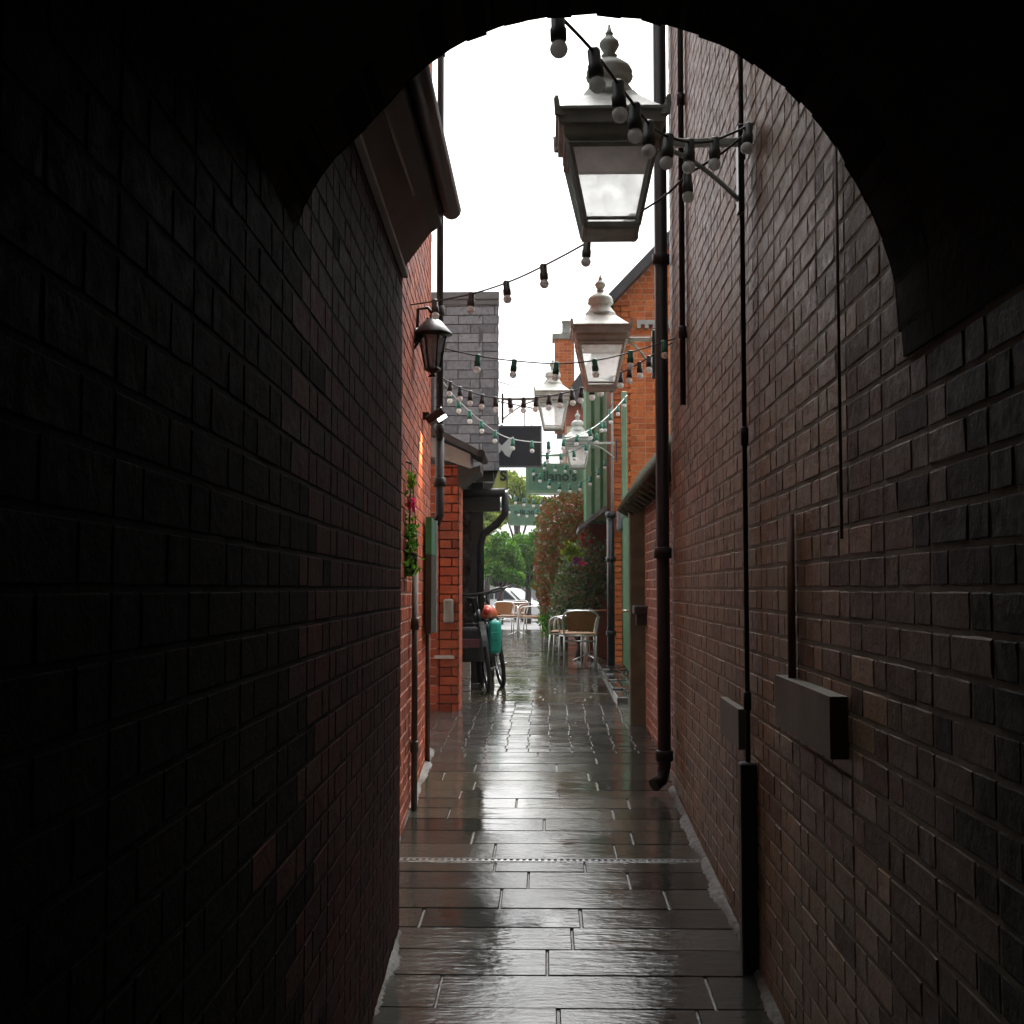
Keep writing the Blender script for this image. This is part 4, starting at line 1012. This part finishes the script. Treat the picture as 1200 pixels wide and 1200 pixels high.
# ------------------------------------------------------------------ bicycles
def make_bike():
    t = thing('bicycle', 'x', 'bicycle')       # wheels on the local Y axis, front at -Y
    WR = .335
    def wheel(y):
        w_ = MB(); w_.tube([(0, y + WR * math.cos(a), WR + WR * math.sin(a)) for a in [2 * math.pi * i / 32 for i in range(32)]], .024, 8, closed=True)
        o = w_.build('wheel', M['rubber'], t)
        r_ = MB(); r_.tube([(0, y + (WR - .035) * math.cos(a), WR + (WR - .035) * math.sin(a)) for a in [2 * math.pi * i / 32 for i in range(32)]], .012, 6, closed=True)
        for i in range(18):
            a = 2 * math.pi * i / 18; r_.tube([(.015 * (-1) ** i, y, WR), (0, y + (WR - .04) * math.cos(a), WR + (WR - .04) * math.sin(a))], .0018, 4)
        r_.tube([(-.05, y, WR), (.05, y, WR)], .02, 8); r_.build('rim', M['steel'], o)
    wheel(-.52); wheel(.52)
    f_ = MB(); bb = (0, .08, .29); st = (0, .24, .78); hd = (0, -.33, .83); hd2 = (0, -.37, .7)
    for a, b_, r_ in ((bb, st, .017), (hd, (0, .2, .68), .017), (hd2, bb, .021), (hd, hd2, .022)): f_.tube([a, b_], r_, 8)
    for s in (1, -1):
        f_.tube([bb, (s * .06, .52, .335)], .011, 6); f_.tube([(0, .2, .68), (s * .06, .52, .335)], .009, 6)
    f_.build('frame', M['bike_black'], t)
    k_ = MB()
    for s in (1, -1): k_.tube([(0, -.375, .69), (s * .05, -.39, .66), (s * .05, -.52, .335)], .013, 8)
    k_.build('fork', M['bike_black'], t)
    h_ = MB(); h_.tube([hd, (0, -.31, .98)], .014, 8); h_.tube(spline([Vector(p) for p in [(-.3, -.14, 1.02), (-.24, -.25, 1.03), (-.1, -.31, 1.0), (.1, -.31, 1.0), (.24, -.25, 1.03), (.3, -.14, 1.02)]], 4), .013, 8)
    h_.build('handlebar', M['bike_black'], t)
    s_ = MB(); s_.add([(-.02, -.02, .95), (.02, -.02, .95), (.075, .2, .965), (.06, .25, .96), (-.06, .25, .96), (-.075, .2, .965), (-.02, -.02, .9), (.02, -.02, .9), (.06, .2, .91), (-.06, .2, .91)],
                      [[0, 1, 2, 3, 4, 5], [0, 6, 7, 1], [1, 7, 8, 2], [2, 8, 3], [3, 8, 9, 4], [4, 9, 5], [5, 9, 6, 0], [6, 9, 8, 7]]); s_.tube([(0, .15, .93), st], .014, 8)
    so_ = s_.build('saddle', M['rubber'], t)
    so_.location = (0, .06, 0)
    c_ = MB(); c_.tube([(.03, .08, .29), (.06, .16, .17)], .01, 6); c_.tube([(-.03, .08, .29), (-.06, 0, .41)], .01, 6); c_.box((.06, .11, .155), (.16, .2, .18)); c_.box((-.16, -.05, .4), (-.06, .04, .425)); c_.lathe([(.09, -.004), (.09, .004)], (.035, .08, .29), 20, M4=Matrix.Rotation(R(90), 4, 'Y')); c_.build('crank', M['steel'], t)
    g_ = MB()
    for y, a0, a1 in ((-.52, 20, 160), (.52, 10, 170)):
        pr = [Vector((0, y + (WR + .04) * math.cos(R(a)), WR + (WR + .04) * math.sin(R(a)))) for a in range(a0, a1 + 1, 10)]
        vs = []
        for p in pr: vs += [p + Vector((-.028, 0, 0)), p + Vector((.028, 0, 0))]
        g_.add(vs, [[2 * i, 2 * i + 1, 2 * i + 3, 2 * i + 2] for i in range(len(pr) - 1)])
    g_.build('mudguard', M['bike_black'], t)
    return t
bike = make_bike()
BG = 'black bicycles parked beside the brick pier'
bk = [(567, 13.6, R(7), R(-7), 'black bicycle nearest the arch, its front wheel towards us'),
      (581, 14.1, R(9), R(-9), 'black bicycle carrying teal bag, next to the cafe chairs')]
for i, (px, Y, a, lean, lab) in enumerate(bk):
    o = bike if i == 0 else copy_tree(bike)
    o.location = (P(px, 700, Y).x, Y + .3, ground(Y) + .012); o.rotation_euler = (0, lean, a); o['label'] = lab; o['group'] = BG
def bag(name, label, px, py, Y, size, mats, extra=None):
    c = P(px, py, Y); t = thing(name, label, 'bag', c)
    mb = MB(); sx, sy, sz = size
    prof = [(.85, -1), (.96, -.95), (1, -.8), (1, .3), (.97, .75), (.86, .94), (.6, 1)]
    vs = []; seg = 20
    for k, z in prof:
        for i in range(seg):
            a = 2 * math.pi * i / seg; cx, sy_ = math.cos(a), math.sin(a)
            q = (abs(cx) ** 7 + abs(sy_) ** 7) ** (-1 / 7)
            vs.append((sx / 2 * k * cx * q, sy / 2 * k * sy_ * q, sz / 2 * z))
    fs = [[i * seg + k, i * seg + (k + 1) % seg, (i + 1) * seg + (k + 1) % seg, (i + 1) * seg + k] for i in range(len(prof) - 1) for k in range(seg)] + [list(range(seg))[::-1], [(len(prof) - 1) * seg + k for k in range(seg)]]
    mb.add(vs, fs, 0, True); mb.build('bag_body', mats[0], t)
    mb = MB(); mb.box((-sx * .3, -sy / 2 - .012, -sz * .1), (sx * .3, -sy / 2 + .01, sz * .16), bev=.005); mb.build('pocket', mats[1], t)
    mb = MB(); mb.tube([(-sx * .3, 0, sz * .45), (-sx * .2, 0, sz * .58), (sx * .2, 0, sz * .58), (sx * .3, 0, sz * .45)], .012, 6); mb.build('strap', M['bag_black'], t)
    return t
bag('pannier_bag', 'black bag with dull red stripe hung on the nearest bicycle', 552, 755, 13.35, (.3, .16, .36), (M['bag_black'], M['patch']))
bag('pannier_bag', 'bright teal bag hung on the far bicycle beside cafe chairs', 580, 746, 13.55, (.13, .3, .34), (M['teal'], M['teal']))
bag('pannier_bag', 'dark bag with grey patch between the two bicycles', 569, 752, 13.7, (.14, .2, .38), (M['bag_black'], M['patch']))
c = P(571, 719, 13.8)
t = thing('cycle_helmet', 'red and orange cycle helmet perched on the handlebar beside teal bag', 'helmet', c)
mb = MB(); mb.lathe([(.1, -.05), (.108, -.02), (.1, .03), (.07, .07), (.03, .09), (.002, .094)], (0, 0, 0), 18); mb.build('shell', M['orange_bag'], t)
mb = MB(); mb.ball((.0, -.085, .02), .045, 12, 8); mb.build('red_reflector', M['red_bag'], t)

# ------------------------------------------------------------------ planting on the right
def blob_points(px_poly, Y0, Y1, n, seed, holes=.33):
    rd = random.Random(seed); xs = [p[0] for p in px_poly]; yz = [p[1] for p in px_poly]; out = []
    while len(out) < n:
        x, y = rd.uniform(min(xs), max(xs)), rd.uniform(min(yz), max(yz))
        s = spans(px_poly, y)
        if not any(a <= x <= b_ for a, b_ in s): continue
        Y = Y0 + (Y1 - Y0) * rd.random()
        if math.sin(x * .37 + Y * 3) * math.sin(y * .31 + Y * 2.1) + rd.gauss(0, .35) < -holes: continue
        out.append(P(x + rd.gauss(0, 2.2), y + rd.gauss(0, 2.2), Y))
    return out
def plant(name, label, polys, Y0, Y1, n, size, mat, seed, cat, stem_at=None, flowers=()):
    pts = blob_points(polys, Y0, Y1, n, seed); xs = sum((p.x for p in pts)) / n
    base_ = Vector((xs, (Y0 + Y1) / 2, ground((Y0 + Y1) / 2)))
    t = thing(name, label, cat, base_)
    mb = MB(); leaves(mb, [p - base_ for p in pts], size, seed=seed); mb.build('foliage', M[mat], t)
    mb = MB(); rd = random.Random(seed)
    for i in range(5):
        q = rd.choice(pts) - base_; mb.tube([(rd.gauss(0, .05), rd.gauss(0, .05), 0), Vector((q.x * .5, q.y * .5, q.z * .5)), q], [.025, .016, .006], 6)
    mb.build('stem', M['bark'], t)
    for fn, fm, (fx, fy, fY), sp_, cnt in flowers:
        mb = MB(); leaves(mb, [P(fx + rd.gauss(0, sp_), fy + rd.gauss(0, sp_), fY) - base_ for i in range(cnt)], .06, seed=seed + 3); mb.build(fn, M[fm], t)
    return t
plant('climbing_plant', 'rust coloured climbing plant below the large green sign', [(640, 585), (665, 578), (690, 582), (705, 600), (704, 640), (690, 665), (668, 690), (650, 712), (636, 720), (629, 690), (627, 650), (630, 610)], 20.5, 23, 5200, .085, 'leaf_rust', 4, 'climbing plant')
plant('flowering_shrub', 'dark leafy shrub with red and purple flowers behind the nearest chair', [(668, 640), (690, 625), (711, 640), (712, 690), (700, 720), (680, 735), (655, 742), (645, 720), (652, 680)], 18.7, 19.9, 4200, .065, 'leaf_dark', 5, 'shrub',
      flowers=(('blooms', 'petal_red', (686, 634, 18.9), 3.2, 70), ('purple_blooms', 'petal_purple', (676, 656, 18.7), 2.2, 30), ('purple_blooms', 'petal_pink', (683, 661, 18.7), 1.6, 20), ('lime_leaves', 'leaf_lime', (669, 646, 18.6), 5, 170)))
plant('small_bush', 'bright green low bush beside the far tan chairs', [(636, 697), (650, 690), (662, 700), (664, 735), (655, 746), (640, 744), (633, 725)], 24, 25, 1400, .08, 'leaf_green', 6, 'bush')
plant('red_flower_bush', 'low bush of red flowers beside the far parked cars', [(632, 684), (640, 680), (647, 686), (646, 702), (636, 704)], 30, 31, 420, .09, 'petal_red', 7, 'bush')
plant('leafy_tree_branch', 'yellowing branches beside the slim green pole and bay', [(683, 545), (695, 541), (702, 550), (700, 575), (690, 585), (684, 572)], 23.2, 24, 420, .1, 'leaf_lime', 8, 'plant')

# ------------------------------------------------------------------ trees and cars in the car park
def tree(name, label, px, Y, crown_px, n, size, mat, seed, group='trees beyond the alley'):
    """crown_px: list of (px, py, radius px) clumps"""
    rd = random.Random(seed); b_ = Vector((P(px, 700, Y).x, Y, ground(Y))); k = Y / F
    t = thing(name, label, 'tree', b_, group=group)
    cl = [(P(x, y, Y + rd.uniform(-.8, .8)) - b_, r * k) for x, y, r in crown_px]; wts = [r * r for _, r in cl]
    pts = []
    while len(pts) < n:
        c, r = rd.choices(cl, wts)[0]
        v = Vector((rd.gauss(0, 1), rd.gauss(0, 1), rd.gauss(0, .9))); v = v.normalized() * r * (rd.random() ** .45)
        p = c + v
        if math.sin(p.x * 4.1 + seed) * math.sin(p.z * 4.7) * math.sin(p.y * 3.7 + 1) + rd.gauss(0, .3) < -.2: continue
        pts.append(p)
    mb = MB(); leaves(mb, pts, size, seed=seed); mb.build('crown', M[mat], t)
    zc = sum(c.z for c, _ in cl) / len(cl); mb = MB()
    mb.tube([(0, 0, -.05), (.04, 0, zc * .5), (0, .05, zc)], [.16, .12, .06], 8)
    for c, r in cl: mb.tube([(.02, 0, zc * .55), (c.x * .5, c.y * .5, (zc * .6 + c.z) / 2), c], [.07, .05, .02], 6)
    mb.build('trunk', M['bark'], t)
tree('broadleaf_tree', 'bright green tree with slim trunk in front of the far white car', 585, 48, [(586, 668, 14), (577, 650, 13), (595, 648, 15), (588, 635, 13), (606, 662, 11), (572, 672, 10), (598, 674, 9), (580, 680, 7), (608, 678, 8)], 5200, .13, 'leaf_green', 3)
tree('broadleaf_tree', 'deep green bushy tree right of the slim trunked tree', 618, 52, [(612, 640, 16), (626, 650, 15), (632, 632, 14), (616, 662, 13), (640, 660, 12), (632, 676, 9), (620, 674, 9), (606, 640, 12), (640, 640, 12), (628, 684, 8), (616, 684, 6)], 6000, .14, 'leaf_green', 4)
tree('broadleaf_tree', 'tall yellow green tree seen above the farther green sign', 606, 60, [(606, 570, 14), (600, 590, 13), (612, 585, 12), (598, 560, 10), (610, 600, 14), (626, 592, 13), (592, 602, 12)], 3600, .17, 'leaf_lime', 5)
tree('broadleaf_tree', 'pale green tree low down behind the dark corner post', 570, 56, [(570, 600, 12), (578, 612, 12), (566, 620, 12), (574, 640, 12), (568, 660, 10)], 2600, .16, 'leaf_lime', 6)
tree('broadleaf_tree', 'green tree partly behind the rust coloured climber', 650, 58, [(648, 615, 14), (660, 605, 14), (656, 635, 14), (645, 600, 10)], 2400, .16, 'leaf_green', 7)

def make_car():
    t = thing('parked_car', 'x', 'car')       # long axis X, front at +X, wheels on z = 0
    L, Wd = 2.1, .86
    low = [(-L, .42), (-L + .06, .32), (L - .1, .3), (L, .45), (L - .04, .66), (L - .35, .8), (.75, .93), (-1.6, .98), (-L + .05, .92), (-L - .02, .6)]
    cab = [(.85, .92), (.25, 1.42), (-.1, 1.5), (-1.2, 1.48), (-1.6, 1.36), (-2.0, .95)]
    b_ = MB()
    def loft(pr, ins, mi=0):
        n_ = len(pr); vs = []
        for y, k in ins: 
            cx = sum(p[0] for p in pr) / n_; cz = sum(p[1] for p in pr) / n_
            vs += [(cx + (p[0] - cx) * k, y, cz + (p[1] - cz) * k) for p in pr]
        m_ = len(ins)
        b_.add(vs, [[i * n_ + k, i * n_ + (k + 1) % n_, (i + 1) * n_ + (k + 1) % n_, (i + 1) * n_ + k] for i in range(m_ - 1) for k in range(n_)] + [list(range(n_))[::-1], [(m_ - 1) * n_ + k for k in range(n_)]], mi, False)
    loft(low, [(-Wd, .94), (-Wd + .06, 1), (Wd - .06, 1), (Wd, .94)])
    loft(cab, [(-Wd + .14, .9), (-Wd + .12, .98), (Wd - .12, .98), (Wd - .14, .9)])
    body = b_.build('body', M['car_white'], t)
    for s in (-1, 1):
        g_ = MB(); q = [(.72, .97), (.22, 1.36), (-.32, 1.42), (-.32, .99)]; q2 = [(-.4, .99), (-.4, 1.42), (-1.15, 1.4), (-1.6, 1.28), (-1.75, 1.0)]
        for w_ in (q, q2): g_.prism([(x, s * (Wd - .12), z) for x, z in w_], (0, s * .02, 0))
        g_.build('side_window', M['car_glass'], t)
    g_ = MB(); g_.prism([(.9, -.62, .95), (.9, .62, .95), (.32, .55, 1.4), (.32, -.55, 1.4)], (.02, 0, .02)); g_.build('windscreen', M['car_glass'], t)
    g_ = MB(); g_.prism([(-2.02, -.6, .98), (-2.02, .6, .98), (-1.66, .55, 1.34), (-1.66, -.55, 1.34)], (-.02, 0, .02)); g_.build('rear_window', M['car_glass'], t)
    for sx in (1.28, -1.3):
        for s in (-1, 1):
            w_ = MB(); w_.lathe([(.2, -.1), (.3, -.1), (.32, -.08), (.32, .08), (.3, .1), (.2, .1)], (sx, s * .8, .32), 20, M4=Matrix.Rotation(R(90), 4, 'X')); o = w_.build('wheel', M['rubber'], t)
            w_ = MB(); w_.lathe([(.05, .112), (.2, .103), (.2, -.103), (.05, -.112)], (sx, s * .8, .32), 16, M4=Matrix.Rotation(R(90), 4, 'X')); w_.build('rim', M['steel'], o)
    for s in (-1, 1):
        h_ = MB(); h_.box((L - .3, s * .5, .6), (L + .0, s * .78, .72), bev=.03); h_.build('headlight', M['car_lamp'], t)
    return t
car = make_car()
def put_car(px, Y, a, mat, label, first=False, s=1):
    o = car if first else copy_tree(car)
    o.location = (P(px, 700, Y).x, Y, ground(Y) + .0); o.rotation_euler = (0, 0, a); o['label'] = label; o['group'] = 'cars parked beyond the alley'
    if mat != 'car_white':
        for c_ in o.children:
            if c_.name.startswith('body'):
                c_.data = c_.data.copy(); c_.data.materials[0] = M[mat]
    return o
put_car(597, 58, R(-28), 'car_white', 'white car parked behind slim trunked tree, facing right', True)
put_car(556, 62, R(-62), 'car_white', 'white car at left, half hidden by the dark corner post')
put_car(606, 70, R(5), 'car_grey', 'silver grey car parked behind the white cars')
put_car(650, 66, R(170), 'car_red', 'dark red car showing beside the red flowers')
mb = MB(); q = P(632, 690, 64); mb.box((q.x - .6, 64, 0), (q.x + .6, 66, 2.2), bev=.05); mb.box((q.x - .5, 63.97, 1.4), (q.x + .5, 64.01, 2.0))
tag(mb.build('parked_van', M['car_grey']), 'grey back of a box van behind the red flowers', 'van')

# ------------------------------------------------------------------ drizzle in the air
m = bpy.data.materials.new('haze'); m.use_nodes = True; M['haze'] = m; nt = m.node_tree
nt.nodes.remove(nt.nodes['Principled BSDF']); pv = N(nt, 'ShaderNodeVolumePrincipled')
pv.inputs['Color'].default_value = (.9, .92, .94, 1); pv.inputs['Density'].default_value = .0005; pv.inputs['Anisotropy'].default_value = .3
nt.links.new(pv.outputs[0], nt.nodes['Material Output'].inputs['Volume'])
mb = MB(); mb.box((-126, -46, -1.4), (126, 262, 15)); tag(mb.build('haze', m), 'thin grey drizzle haze hanging in the alley air', 'haze', kind='stuff')
sc.cycles.volume_bounces = 1
